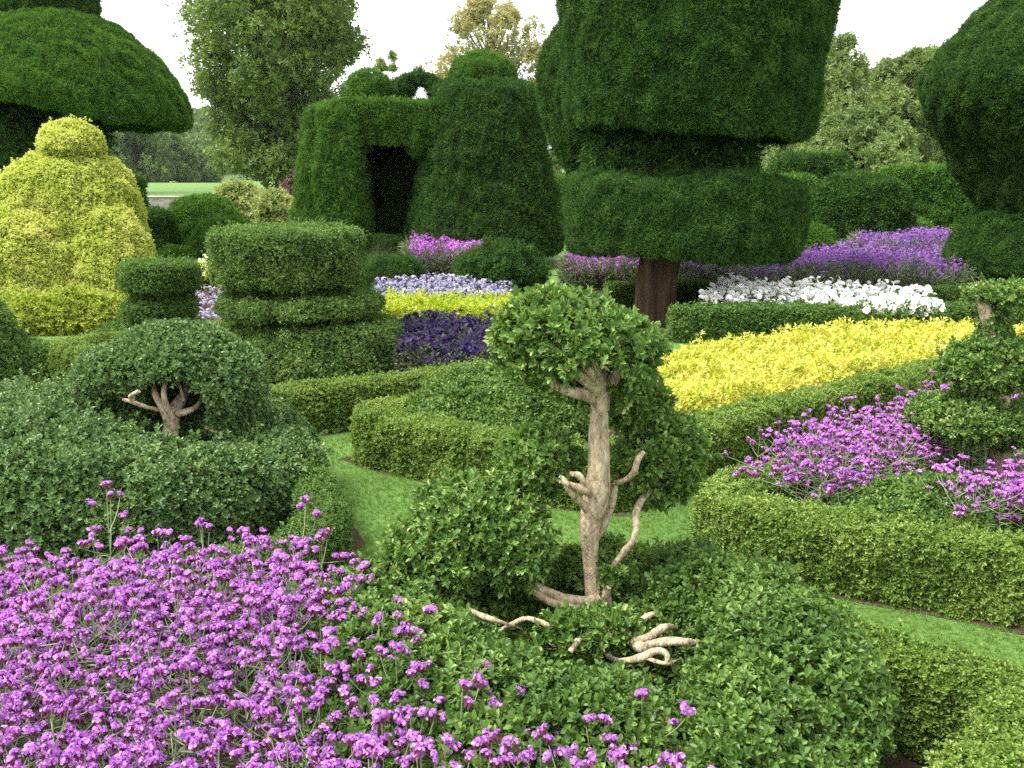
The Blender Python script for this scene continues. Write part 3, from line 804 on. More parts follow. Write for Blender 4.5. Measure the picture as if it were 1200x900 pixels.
# hedge of the left mound's bed
box_hedge([(-2.7, 4.15), (-1.4, 4.52), (-1.08, 4.85), (-1.02, 5.25), (-1.3, 5.9), (-1.7, 6.6)], 'rounded dark box hedge corner at the right foot of the left mound', .34, .24, 6000, None, 'hedge_dark')
# right bed
box_hedge([(3.7, 7.3), (1.42, 5.66), (1.15, 5.38), (1.4, 5.12), (1.92, 4.86), (2.6, 4.53), (3.6, 4.05)], 'thick box hedge on the right in front of the tiered box tree', .385, .30, 7200)
# farther hedges
def hz(px, py, z=.4): return G(px, py, z)[:2]
box_hedge([hz(-60, 395), hz(15, 397), hz(62, 400)], 'short box hedge at the left in front of the golden shrubs', .36, .3, 2500, BOX_FAR, 'hedge_dark')
box_hedge([P2(792, 12.55), P2(870, 12.5), P2(985, 12.4), P2(1010, 12.3)], 'dark box hedge below the white flowers', .44, .4, 2200, BOX_FAR, 'hedge_dark')
box_hedge([P2(1085, 12.7), P2(1150, 12.8), P2(1260, 12.9)], 'dark box hedge behind the golden bedding at the right', .42, .4, 2200, BOX_FAR, 'hedge_dark')
box_hedge([P2(715, 15.4), P2(790, 15.5), P2(840, 15.5), P2(900, 15.6)], 'far box hedge behind the giant yew trunk', .4, .4, 1800, BOX_FAR, 'hedge_dark')
box_hedge([P2(1085, 14.6), P2(1150, 14.7), P2(1260, 14.8)], 'far box hedge along the purple border at the right', .42, .4, 1800, BOX_FAR, 'hedge_dark')

# soil of the beds
sheet('soil', [(-.2, 7.9), (-1.35, 7.25), (-1.0, 6.95), (.35, 6.09), (.78, 6.0), (1.55, 6.8), (4.0, 8.6), (5.4, 9.7), (2.5, 11.6)], .004, M['soil'])
sheet('soil', [(-3.2, 11.8), (-5.0, 10.3), (-4.6, 9.75), (-2.35, 7.72), (-2.0, 7.66), (-.3, 8.6), (.8, 9.3), (.8, 12.5), (-1, 13.2)], .004, M['soil'])
sheet('soil', [(.2, 4.6), (1.55, 3.58), (1.98, 3.16), (1.3, 2.35), (.2, 1.2), (-2.7, 1.2), (-2.7, 4.16), (-.85, 4.2)], .004, M['soil'])
sheet('soil', [(-2.8, 4.4), (-1.2, 4.82), (-.86, 5.5), (-1.3, 6.4), (-1.9, 7.0), (-4.2, 7.4), (-4.4, 4.5)], .004, M['soil'])
sheet('soil', [(3.8, 7.55), (1.3, 5.85), (.93, 5.4), (1.3, 4.95), (1.86, 4.68), (2.54, 4.33), (3.6, 3.8), (5, 5.5)], .004, M['soil'])
sheet('soil', [P2(660, 12.9), P2(1300, 12.2), P2(1300, 24), P2(990, 24), P2(790, 22), P2(690, 18)], .004, M['soil'])
sheet('soil', [P2(430, 13.4), P2(600, 13.0), P2(600, 16.5), P2(560, 24), P2(470, 24), P2(420, 17)], .008, M['soil'])

# --- tiered clipped box, left of centre
def tiered(name, px, Y, tiers, label, mt, T, per, sc=(.75, 1.2)):
    c = gpt(px, Y)
    root = empty(name, c, label, 'topiary')
    m = MPP(np.array([c[0], Y, .7]))
    for nm, dx, rad, y0, y1, squ, bulge in tiers:
        z0, z1 = max(0, zat(y0, Y)), zat(y1, Y)
        rr = rad * m
        e = min(.05, (z1 - z0) * .25)
        S = revolve([(0, z0 + .02), (rr * .88, z0), (rr * bulge * .99, z0 + e * .5), (rr * bulge, z0 + e), (rr, (z0 + z1) / 2), (rr * squ, z1 - e), (rr * squ * .98, z1 - e * .3), (rr * squ * .93, z1), (0, z1 + .01)], c + [dx * m, 0, 0], n=56, step=.06)
        g = Geo(); solid(g, lumpy(outward(S), .025, .9, int(rad) % 7), T, per, inset=.045, scale=sc, out=(1, .3, .55), depth=(-.045, .015), strays=.03)
        g.build(nm, [M[mt], M['twig']], root, c)
    g = Geo(); tube(g, [c, c + [0, 0, .5], c + [0, 0, zat(tiers[-1][4], Y) * .8]], [.07, .06, .05], 8, 0, .15)
    g.build('trunk', M['bark'], root, c)
tiered('tiered_topiary', 350, 10.9, [('core_foliage', -6, 54, 400, 300, 1, 1), ('base_foliage', 19, 109, 465, 376, .87, 1.02), ('ring_foliage', 0, 95, 364, 345, .98, 1.0), ('drum_foliage', -12, 85, 330, 270, 1.0, 1.0)],
       'large three tiered clipped box topiary with a broad drum on top', 'box', BOX_FAR, 4200, (.42, .72))
tiered('tiered_topiary', 186, 12.4, [('core_foliage', 0, 32, 390, 330, 1, 1), ('base_foliage', -8, 74, 412, 382, .8, 1.0), ('ring_foliage', -3, 44, 372, 351, 1.0, .95), ('drum_foliage', 0, 45, 339, 309, 1.0, 1.0)],
       'small dark two drum box topiary beside the golden topiary', 'hedge_dark', BOX_FAR, 4200, (.42, .7))
clipped('box_cone', [lumpy(outward(revolve([(.5, 0), (.58, .2), (.5, .6), (.3, 1.0), (0, 1.15)], gpt(-48, 9.0))), .03, .8, 2)], BOX_FAR, 2500, [M['box'], M['twig']], 'dark clipped box cone cut by the left picture edge', 'topiary', scale=(.55, .9))
loose_shrub('golden_shrub', -25, 62, 349, 13.2, M['gold_green'], 'golden leaved low shrub at the left edge below the golden topiary', 'shrub', 1500, GOLD_MID, (.7, 1.1), 8, 21)
loose_shrub('golden_shrub', 40, 146, 347, 13.4, M['gold_green'], 'golden leaved low shrub next to the small two drum topiary', 'shrub', 1500, GOLD_MID, (.7, 1.1), 9, 22)

# --- left mound with a raised cap on bare branches
def left_mound():
    c = np.array([-2.62, 6.02, 0.])
    root = empty('box_topiary', c, 'big blue green box mound with a domed cap lifted on bare branches', 'topiary')
    V, Q = revolve([(1.28, 0), (1.4, .12), (1.38, .38), (1.2, .60), (.85, .74), (.4, .80), (0, .80)], c, sy=.88, n=72, step=.07)
    hh = PT(222, 510, 6.0)
    V = V.copy(); V[:, 2] -= .36 * np.exp(-((V[:, 0] - hh[0]) / .52) ** 2 - ((V[:, 1] - 6.05) / .52) ** 2) * (V[:, 2] > .3)
    g = Geo(); solid(g, lumpy(outward((V, Q)), .04, .7, 3), BOX_HI, 4300, inset=.055, scale=(.95, 1.5), out=(1, .45, .6), depth=(-.055, .02), strays=.04)
    g.build('mound_foliage', [M['box_blue'], M['twig']], root, c)
    # cap: a thick dome, open in front on the left
    k = PT(212, 450, 6.25)
    g = Geo()
    lobes = [((208, 430), .50, .40, .22), ((262, 452), .30, .34, .27), ((276, 482), .20, .30, .18), ((148, 436), .30, .32, .13), ((210, 412), .36, .36, .15), ((122, 446), .17, .24, .09)]
    for i, ((px, py), rx, ry, rz) in enumerate(lobes):
        S = outward(lumpy(ball(PT(px, py, 6.3), rx * .93, ry, rz, 30), .04, .9, i))
        P, N = sample(S, 4600, .5)
        # leave the hollow under the dome free so that its branches show
        h = PT(198, 487, 5.92)
        d = (P - h) / [.24, .42, .235]
        keep = np.sum(d * d, 1) > 1
        P, N = P[keep], N[keep]
        P = P + N * rng.uniform(-.06, .02, len(P))[:, None]
        A = unit(N + [0, 0, .4] + rng.normal(size=P.shape) * .6)
        for q, T in enumerate(BOX_HI): place(g, T, P[q::4], A[q::4], rng.uniform(.95, 1.5, len(P[q::4])), 0)
        V, Q = S
        fc = V[Q].mean(1); d = (fc - h) / [.30, .55, .29]
        Vs = V - vnormals(V, Q) * .06
        g.add(Vs, Q[np.sum(d * d, 1) > 1], 1, True)
    g.build('cap_foliage', [M['box_blue'], M['twig']], root, c)
    b = PT(198, 512, 6.0)
    def br(nm, pts, rad):
        q = Geo(); tube(q, [PT(*p) for p in pts], rad, 9, 0, .2, .02, 3); q.build(nm, M['bark'], root, c)
    br('trunk', [(198, 520, 6.0), (200, 495, 6.02), (206, 478, 6.08), (216, 462, 6.2), (225, 440, 6.3)], [.05, .042, .04, .032, .022])
    br('branch', [(199, 497, 6.0), (190, 478, 5.98), (181, 462, 6.0), (180, 450, 6.1), (172, 440, 6.2)], [.03, .026, .02, .017, .012])
    br('branch', [(202, 490, 6.0), (192, 470, 5.96), (191, 455, 5.98), (199, 440, 6.1)], [.024, .02, .017, .012])
    br('branch', [(205, 485, 6.05), (219, 483, 6.0), (230, 478, 6.05), (238, 465, 6.2)], [.026, .02, .016, .012])
    br('branch', [(186, 480, 6.0), (170, 477, 5.9), (156, 471, 5.86), (143, 468, 5.84)], [.014, .013, .014, .01])
    br('branch', [(156, 470, 5.86), (150, 465, 5.84), (163, 458, 5.82)], [.012, .012, .012])
    br('branch', [(215, 470, 6.1), (212, 455, 6.1), (206, 440, 6.15)], [.012, .01, .008])
    br('branch', [(240, 500, 6.0), (255, 508, 6.0), (280, 504, 6.1)], [.012, .011, .008])
left_mound()

# --- inner mound of the centre bed
clipped('box_mound', [lumpy(outward(revolve([(.62, 0), (.72, .15), (.66, .4), (.42, .60), (.15, .66), (0, .67)], np.array([-.08, 7.55, 0]), sx=1.12)), .04, .8, 5)], BOX_MID, 4200,
        [M['box'], M['twig']], 'round green box mound inside the hedge corner behind the gnarled tree', 'bush', scale=(.9, 1.4), out=(1, .4, .6), strays=.03)
clipped('box_mound', [lumpy(outward(revolve([(.5, 0), (.6, .12), (.52, .32), (.25, .46), (0, .5)], np.array([2.3, 5.15, 0]), sx=1.05, sy=.7)), .04, .8, 6)], BOX_MID, 5000,
        [M['box'], M['twig']], 'low green box cushion between the purple verbenas on the right', 'bush', scale=(.9, 1.3), out=(1, .4, .6), strays=.03)

# --- the round box mound in front
def front_mound():
    c = np.array([.25, 3.3, 0.])
    S = revolve([(.95, 0), (1.06, .12), (1.07, .35), (.98, .53), (.78, .63), (.55, .60), (.38, .49), (.26, .40), (.1, .36), (0, .36)], c, sx=.94, sy=.98, n=80, step=.05)
    V, Q = lumpy(outward(S), .075, .65, 4)
    up = (V[:, 2] > .25)
    V[:, 2] -= up * (.20 * np.exp(-((V[:, 0] - .30) / .32) ** 2 - ((V[:, 1] - 4.1) / .36) ** 2)
                     + .22 * np.exp(-((V[:, 0] - .50) / .09) ** 2 - ((V[:, 1] - 2.75) / .30) ** 2)
                     + .08 * np.exp(-((V[:, 0] - .55) / .2) ** 2 - ((V[:, 1] - 3.05) / .16) ** 2))
    g = Geo()
    shell(g, (V, Q), .06, 1)
    P, N = sample((V, Q), 8200, .3)
    # a dark hollow at the roots on the right
    for (hx, hy, rr) in ((.62, 3.12, .10), (.50, 2.86, .06)):
        k = np.hypot(P[:, 0] - hx, P[:, 1] - hy) > rr * (1 + .4 * rng.normal(size=len(P)))
        P, N = P[k], N[k]
    P = P + N * (rng.uniform(-.07, .025, len(P)) + .03 * snoise(P, 2.6, 71))[:, None]
    k = (snoise(P, 3.4, 81) < .62) | (rng.random(len(P)) < .25); P, N = P[k], N[k]
    s = rng.random(len(P)) < .06; P[s] += N[s] * rng.uniform(.01, .05, (s.sum(), 1))
    A = unit(N * .9 + [0, 0, .55] + rng.normal(size=P.shape) * .55)
    for q, T in enumerate(BOX_HI): place(g, T, P[q::4], A[q::4], rng.uniform(.9, 1.45, len(P[q::4])), 0)
    o = g.build('box_mound', [M['box'], M['twig']], None, c)
    tag(o, 'wide round box mound spreading around the foot of the gnarled tree', 'bush')
front_mound()

# --- clump of leafy sprigs held by a branch
def clump_geo(c, rx, ry, rz, per, T, sc, mats=0, seed=0, jag=.14, depth=(-.5, .12), lo=-1.0, hollow=None):
    g = Geo()
    S = outward(lumpy(ball(c, rx, ry, rz, 30, lo), rx * jag, .45 / rx, seed))
    P, N = sample(S, per, .6)
    if hollow is not None:
        d = (P - np.asarray(hollow[0])) / np.asarray(hollow[1])
        k = np.sum(d * d, 1) > 1; P, N = P[k], N[k]
    u = rng.beta(2.2, 1.2, len(P)) * (depth[1] - depth[0]) + depth[0]
    st = rng.random(len(P)) < .10
    u[st] += rng.uniform(.05, .28, st.sum()) * (N[st, 2] > -.2)
    P = P + N * (u * min(rx, rz))[:, None]
    A = unit(N * .8 + [0, 0, .45] + rng.normal(size=P.shape) * .55)
    for q, t in enumerate(T): place(g, t, P[q::len(T)], A[q::len(T)], rng.uniform(sc[0], sc[1], len(P[q::len(T)])), mats)
    # a few long shoots standing out at the top
    for i in range(int(60 * rx)):
        j = rng.integers(len(P))
        if P[j][2] < c[2] + rz * .35: continue
        d = unit(np.array([P[j][0] - c[0], P[j][1] - c[1], .16]) + rng.normal(0, .05, 3)); L = rng.uniform(.03, .075)
        tube(g, [P[j], P[j] + d * L * .5, P[j] + d * L], [.0022, .0018, .001], 4, 1, 0)
        q = P[j] + d * L * np.linspace(.2, 1, 5)[:, None]
        place(g, T[0], q, np.repeat(d[None], 5, 0), np.linspace(.62, .45, 5), mats)
    # fine twigs inside the clump
    for i in range(26):
        j = rng.integers(len(P)); c0 = np.asarray(c) - [0, 0, rz * .5]
        tube(g, [c0, c0 + (P[j] - c0) * .5 + rng.normal(0, .02, 3), P[j]], [.005, .004, .002], 4, 1, 0)
    return g

def gnarled_tree():
    Y = 3.62
    b = PT(690, 712, Y)
    root = empty('gnarled_tree', b, 'gnarled box tree with a bare pale trunk and leafy ball crown', 'tree')
    def br(nm, pts, rad, seed=0, n=11, gn=.2, step=.012):
        q = Geo(); tube(q, [PT(*p) for p in pts], rad, n, 0, gn, step, seed); return q.build(nm, M['bark'], root, b)
    br('trunk', [(700, 722, 3.62), (697, 690, 3.63), (692, 650, 3.62), (690, 615, 3.60), (699, 580, 3.59), (702, 545, 3.6), (701, 510, 3.61), (704, 480, 3.62), (703, 462, 3.62), (697, 440, 3.62)],
       [.048, .037, .034, .040, .050, .038, .035, .036, .047, .03], 2, 18, .14)
    br('branch', [(694, 640, 3.66), (708, 610, 3.66), (716, 585, 3.66), (721, 568, 3.66)], [.016, .024, .022, .014], 5)
    # limbs of the crown
    br('branch', [(702, 470, 3.62), (688, 462, 3.58), (670, 460, 3.54), (652, 454, 3.52), (636, 440, 3.5)], [.03, .026, .02, .017, .01], 1)
    br('branch', [(702, 462, 3.61), (688, 445, 3.55), (672, 436, 3.52), (655, 420, 3.5)], [.03, .026, .018, .01], 2)
    br('branch', [(704, 460, 3.6), (694, 440, 3.54), (684, 425, 3.5), (672, 400, 3.5)], [.03, .022, .017, .01], 3)
    br('branch', [(706, 458, 3.62), (700, 436, 3.56), (690, 415, 3.54), (690, 385, 3.55)], [.03, .022, .016, .01], 4)
    br('branch', [(708, 462, 3.64), (722, 440, 3.66), (740, 415, 3.68), (752, 395, 3.7)], [.028, .022, .016, .01], 5)
    br('branch', [(704, 455, 3.66), (708, 420, 3.74), (712, 380, 3.8)], [.03, .02, .01], 6)
    # left twisted spurs
    br('branch', [(690, 600, 3.58), (680, 588, 3.54), (668, 576, 3.51), (662, 562, 3.5), (656, 558, 3.5)], [.018, .016, .013, .012, .007], 7)
    br('branch', [(694, 578, 3.57), (682, 573, 3.52), (670, 569, 3.5), (656, 564, 3.48)], [.018, .016, .012, .006], 8)
    br('branch', [(684, 572, 3.54), (684, 562, 3.52), (678, 556, 3.52), (668, 555, 3.53)], [.012, .012, .012, .008], 9)
    # right twisted spurs
    br('branch', [(754, 530, 3.6), (747, 538, 3.56), (745, 552, 3.55), (735, 562, 3.58), (722, 566, 3.64)], [.008, .013, .013, .011, .01], 10)
    br('branch', [(745, 598, 3.62), (746, 618, 3.58), (742, 634, 3.56), (730, 648, 3.57), (720, 662, 3.6), (708, 690, 3.62)], [.014, .014, .014, .013, .014, .016], 11)
    br('branch', [(745, 600, 3.62), (752, 585, 3.66), (765, 570, 3.72), (775, 550, 3.75)], [.014, .014, .012, .009], 12)
    # low limb to the left clump, double
    br('branch', [(698, 702, 3.6), (682, 706, 3.54), (660, 702, 3.5), (640, 694, 3.5), (618, 682, 3.52), (596, 668, 3.56), (570, 645, 3.6)], [.024, .021, .02, .018, .017, .014, .01], 13)
    br('branch', [(698, 712, 3.58), (676, 713, 3.5), (652, 709, 3.47), (632, 698, 3.48), (612, 684, 3.5)], [.02, .017, .016, .014, .008], 14)
    br('branch', [(712, 712, 3.6), (710, 695, 3.57), (713, 688, 3.56)], [.02, .018, .012], 15)
    # surface roots
    br('root', [(712, 722, 3.55), (732, 745, 3.42), (752, 762, 3.25), (764, 756, 3.18), (778, 752, 3.14), (795, 752, 3.12), (818, 753, 3.12), (830, 757, 3.3)], [0.0245, 0.0233, 0.0222, 0.0200, 0.0163, 0.0148, 0.0126, 0.0040], 16)
    br('root', [(712, 722, 3.55), (732, 745, 3.42), (752, 752, 3.3), (768, 742, 3.24), (780, 733, 3.24), (798, 738, 3.45)], [0.0196, 0.0187, 0.0178, 0.0163, 0.0148, 0.0044], 17)
    br('root', [(700, 730, 3.5), (708, 765, 3.32), (722, 776, 3.2), (738, 774, 3.12), (756, 770, 3.08), (766, 762, 3.07), (778, 762, 3.06), (784, 772, 3.05), (778, 780, 3.04)], [0.0130, 0.0124, 0.0118, 0.0133, 0.0141, 0.0133, 0.0118, 0.0089, 0.0026], 18)
    br('root', [(738, 774, 3.12), (756, 770, 3.08), (770, 776, 3.05), (784, 779, 3.03), (798, 772, 3.2)], [0.0093, 0.0089, 0.0081, 0.0074, 0.0026], 19)
    br('root', [(712, 715, 3.58), (735, 735, 3.45), (750, 728, 3.4), (764, 718, 3.38), (774, 724, 3.5)], [0.0115, 0.0109, 0.0104, 0.0111, 0.0037], 20)
    br('root', [(548, 714, 3.42), (562, 721, 3.2), (580, 727, 3.15), (600, 733, 3.2), (612, 738, 3.4)], [0.0089, 0.0096, 0.0089, 0.0037, 0.0037], 21)
    br('root', [(585, 740, 3.3), (608, 727, 3.25), (622, 724, 3.22), (640, 732, 3.2), (655, 738, 3.2), (662, 746, 3.2), (685, 740, 3.4)], [0.0098, 0.0093, 0.0089, 0.0096, 0.0089, 0.0089, 0.0037], 22)
    br('root', [(668, 764, 3.1), (676, 752, 3.12), (686, 742, 3.2)], [0.0104, 0.0126, 0.0074], 23)
    def cl(nm, px, py, Yc, rx, ry, rz, per, seed, **k):
        g = clump_geo(PT(px, py, Yc), rx, ry, rz, per * .74, BIG_HI, (.72, 1.2), seed=seed, **k)
        g.build(nm, [M['box_vari'], M['bark']], root, b)
    cl('crown', 679, 408, 3.66, .295, .28, .168, 3300, 1, jag=.2, hollow=(PT(700, 455, 3.5), (.12, .2, .11)))
    cl('clump_foliage', 632, 541, 3.74, .13, .14, .10, 3300, 2, jag=.2)
    cl('clump_foliage', 775, 540, 3.82, .15, .16, .175, 3300, 3, jag=.2)
    cl('clump_foliage', 556, 612, 3.66, .21, .22, .16, 3300, 4, jag=.22)
    cl('clump_foliage', 520, 648, 3.56, .21, .20, .14, 3300, 10, jag=.22)
    cl('clump_foliage', 600, 640, 3.58, .13, .16, .13, 3300, 11, jag=.22)
    cl('clump_foliage', 716, 662, 3.66, .07, .07, .075, 2800, 5, jag=.25)
    cl('clump_foliage', 744, 474, 3.86, .12, .10, .09, 2800, 6)
    cl('clump_foliage', 715, 742, 3.40, .12, .10, .06, 2800, 7, jag=.2)
    cl('clump_foliage', 668, 752, 3.2, .10, .08, .05, 2800, 8, jag=.2)
    cl('clump_foliage', 676, 668, 3.72, .06, .06, .05, 2800, 9, jag=.25)
gnarled_tree()

# --- tiered box tree on the right
def tiered_tree():
    b = np.array([3.08, 5.95, 0.])
    root = empty('tiered_tree', b, 'slender box tree with leafy tiers up a bare trunk at right', 'tree')
    Y = 5.95
    g = Geo()
    tube(g, [b, PT(1172, 560, Y), PT(1172, 500, Y), PT(1173, 460, Y), PT(1164, 420, Y), PT(1160, 385, Y), PT(1154, 360, Y), PT(1150, 352, Y)], [.07, .065, .06, .055, .05, .045, .04, .035], 12, 0, .15, .03, 3)
    g.build('trunk', M['bark'], root, b)
    for pts, rad in (([(1151, 358, Y), (1146, 350, Y), (1142, 345, Y)], [.03, .024, .018]), ([(1152, 358, Y), (1162, 352, Y), (1172, 347, Y)], [.03, .024, .016])):
        g = Geo(); tube(g, [PT(*p) for p in pts], rad, 8, 0, .15, .02, 2); g.build('branch', M['bark'], root, b)
    for i, (px, py, rx, rz, per) in enumerate(((1172, 344, .20, .045, 2200), (1166, 379, .085, .07, 2600), (1158, 430, .27, .14, 2600), (1132, 492, .34, .11, 2400), (1195, 500, .30, .11, 2400))):
        g = clump_geo(PT(px, py, Y + .02), rx, rx * .8, rz, per, BIG_HI[:2], (.65, 1.05), seed=i + 3)
        g.build('clump_foliage', [M['box_vari'], M['bark']], root, b)
tiered_tree()

# ------------------------------------------------------------------ bedding
def in_poly(P, poly):
    poly = np.asarray(poly); x, y = P[:, 0], P[:, 1]
    c = np.zeros(len(P), bool); n = len(poly)
    for i in range(n):
        x0, y0 = poly[i]; x1, y1 = poly[(i + 1) % n]
        k = ((y0 > y) != (y1 > y)) & (x < (x1 - x0) * (y - y0) / (y1 - y0 + 1e-12) + x0)
        c ^= k
    return c
def poly_points(poly, per):
    poly = np.asarray([np.asarray(p)[:2] for p in poly])
    lo, hi = poly.min(0), poly.max(0)
    n = int((hi - lo).prod() * per)
    P = rng.uniform(lo, hi, (n, 2))
    return P[in_poly(P, poly)]
def prism(geo, poly, h, mat):
    p = np.asarray([np.asarray(q)[:2] for q in poly]); n = len(p); c = p.mean(0); q = c + (p - c) * .94
    V = np.concatenate([np.c_[q, np.full(n, .01)], np.c_[q, np.full(n, h)], [[c[0], c[1], h]]])
    a = np.sum(p[:, 0] * np.roll(p[:, 1], -1) - np.roll(p[:, 0], -1) * p[:, 1])
    f4 = np.array([[i, (i + 1) % n, n + (i + 1) % n, n + i] for i in range(n)]); f3 = np.array([[n + i, n + (i + 1) % n, 2 * n] for i in range(n)])
    if a < 0: f4, f3 = f4[:, ::-1], f3[:, ::-1]
    geo.add(V, f4, mat); geo.f[3].append((f3 + geo.n - len(V), mat, False))
def bedding(name, poly, h, layers, mats, label, cat, lump=.06, freq=.8, under=.72, undermat=None):
    """layers: (templates, per square metre, low, high, scale range, upwards pull, material)"""
    g = Geo()
    prism(g, poly, h * under, len(mats))
    for T, per, lo, hi, sc, up, mt in layers:
        P = poly_points(poly, per)
        P3 = np.c_[P, np.zeros(len(P))]
        top = h + lump * .8 * snoise(P3, freq, 5) + lump * 1.0 * snoise(P3, freq * 3.6, 6)
        P3[:, 2] = top + rng.uniform(lo, hi, len(P))
        A = unit(np.array([0, 0, up]) + rng.normal(size=P3.shape) * .5)
        S = rng.uniform(sc[0], sc[1], len(P))
        for q, t in enumerate(T): place(g, t, P3[q::len(T)], A[q::len(T)], S[q::len(T)], mt)
    # foliage down the sides
    T, per, lo, hi, sc, up, mt = layers[0]
    pp = np.array([np.asarray(q)[:2] for q in poly]); cen = pp.mean(0)
    for a, b in zip(pp, np.roll(pp, -1, 0)):
        k = int(np.linalg.norm(b - a) * h * per * 1.2)
        if k < 1: continue
        P = a + (b - a) * rng.random((k, 1)); o = unit((P - cen))
        P3 = np.c_[P - o * rng.uniform(0, .06, (k, 1)), rng.uniform(.03, h * .95, k)]
        A = unit(np.c_[o, np.full(k, .5)] + rng.normal(size=P3.shape) * .5)
        for q, t in enumerate(T): place(g, t, P3[q::len(T)], A[q::len(T)], rng.uniform(sc[0], sc[1], len(P3[q::len(T)])), mt)
    c = np.mean([np.asarray(p)[:2] for p in poly], 0)
    return tag(g.build(name, mats + [undermat or M['twig']], None, (c[0], c[1], 0)), label, cat, kind='stuff')
# golden bedding, right
gold_poly = [(1.02, 7.25), (1.55, 7.4), (3.8, 9.15), (5.6, 10.4), (5.4, 11.1), (3.8, 11.1), (2.4, 10.1), (1.4, 9.2), (.95, 8.3)]
bedding('yellow_bedding', gold_poly, .43, [(BED_LEAF, 520, -.12, .04, (.6, 1.1), 1, 0), (BED_LEAF, 120, -.14, .0, (.6, 1.0), 1, 1)], [M['yellow'], M['lime']],
        'bright yellow leaved bedding plants filling the right hedge corner', 'bedding plants', .07, .7, .72, M['twig_gold'])
# lime yellow bedding, left
bedding('yellow_bedding', [P2(448, 12.3), P2(600, 12.0), P2(604, 13.4), P2(452, 13.4)], .46, [(BED_LEAF, 420, -.12, .03, (.7, 1.2), 1, 0)], [M['lime']],
        'lime yellow bedding plants behind the dark purple flowers', 'bedding plants', .05, .7, .72, M['twig_gold'])
STAR = [FLORET]
def cluster(T, k, r, seed, flat=.6, s=1.0):
    q = np.random.default_rng(seed); VV, FF, n = [], [], 0
    for i in range(k):
        d = unit(np.array([q.normal(), q.normal(), abs(q.normal()) + .2])); p = d * r * [1, 1, flat] * q.uniform(.75, 1)
        x = unit(np.cross(d, q.normal(size=3))); y = np.cross(d, x); t = T[0] * s
        VV.append(p + t[:, :1] * x + t[:, 1:2] * y + t[:, 2:3] * d); FF.append(T[1] + n); n += len(t)
    return np.concatenate(VV), np.concatenate(FF)
C_FAR = [cluster(PETAL4, 7, .035, s, .7, .018) for s in range(3)]
C_BIG = [cluster(FLORET, 3, .03, s, .7, .030) for s in range(3)]
bedding('purple_flowers', [P2(464, 9.9), P2(520, 9.35), P2(610, 9.7), P2(606, 11.8), P2(468, 11.8)], .37, [(BED_LEAF, 520, -.14, .02, (.7, 1.1), 1, 1), (C_FAR, 400, -.05, .06, (.8, 1.4), 1, 0)],
        [M['helio'], M['helio_leaf']], 'deep purple flowers in front of the lime yellow bedding', 'flowers', .07, 1.1)
bedding('lilac_flowers', [P2(436, 14.2), P2(600, 14.0), P2(600, 15.4), P2(520, 16.6), P2(440, 16.2)], .36, [(BED_LEAF, 200, -.14, 0, (.8, 1.2), 1, 1), (C_FAR, 240, -.06, .07, (.6, 1.2), 1, 0)],
        [M['lilac'], M['helio_leaf']], 'pale lilac flowers behind the lime yellow bedding', 'flowers', .05, .8)
bedding('lilac_flowers', [P2(214, 13.2), P2(268, 13.2), P2(262, 16.5), P2(220, 16.5)], .14, [(BED_LEAF, 160, -.1, 0, (.7, 1.1), 1, 1), (C_FAR, 130, -.02, .05, (.7, 1.2), 1, 0)],
        [M['lilac'], M['shrub_red']], 'sparse lilac flowers on brownish foliage between the tiered topiaries', 'flowers', .03, .8)
bedding('pale_flowers', [P2(232, 17.3), P2(262, 17.3), P2(262, 18.2), P2(232, 18.2)], .5, [(BED_LEAF, 150, -.3, 0, (.8, 1.3), 1, 1), (C_BIG, 260, -.3, .06, (.9, 1.6), 1, 0)],
        [M['lemon'], M['lime']], 'patch of greenish white flowers behind the small tiered topiary', 'flowers', .05, .8)
bedding('white_flowers', [P2(822, 12.85), P2(940, 12.75), P2(1015, 12.2), P2(1112, 12.3), P2(1090, 14.0), P2(960, 14.6), P2(845, 15.2)], .45, [(BED_LEAF, 260, -.16, -.01, (.8, 1.2), 1, 1), (C_BIG, 300, -.10, .10, (.7, 1.35), .9, 0)],
        [M['white'], M['hedge_dark']], 'white petunias massed behind the dark low hedge', 'flowers', .06, .9)
STALK = [sprig(5, .17, .014, .12, (5, 35), False, .1, 200 + s) for s in range(3)]
def far_verbena(poly, h, label, mt, per=420):
    bedding('verbena_border', poly, h, [(STALK, per * .28, -.42, -.18, (.9, 1.5), 1.4, 1), (C_FAR, per * 1.25, -.16, .10, (.6, 1.2), 1, 0), (C_FAR, per * .35, -.4, -.1, (.5, .9), 1, 0)],
            [M[mt], M['stem']], label, 'flowers', .10, .5, .45)
far_verbena([P2(796, 15.9), P2(900, 15.7), P2(1000, 15.6), P2(1095, 15.4), P2(1200, 16.0), P2(1160, 19.5), P2(1060, 20.5), P2(940, 19.4), P2(830, 18.6)], .66, 'wide purple verbena border behind the white petunias', 'violet_far')
far_verbena([P2(1000, 18.4), P2(1130, 18.2), P2(1130, 21), P2(1010, 21)], .82, 'raised back of the purple verbena border before the hedge wall', 'violet_far', 300)
far_verbena([P2(662, 18.0), P2(752, 17.6), P2(748, 20.4), P2(690, 20.8)], .55, 'mauve verbena bed left of the giant yew trunk', 'pinkish')
far_verbena([P2(480, 20.2), P2(566, 20.2), P2(562, 23.5), P2(486, 23.5)], .55, 'mauve verbena bed under the arched yew', 'pinkish')

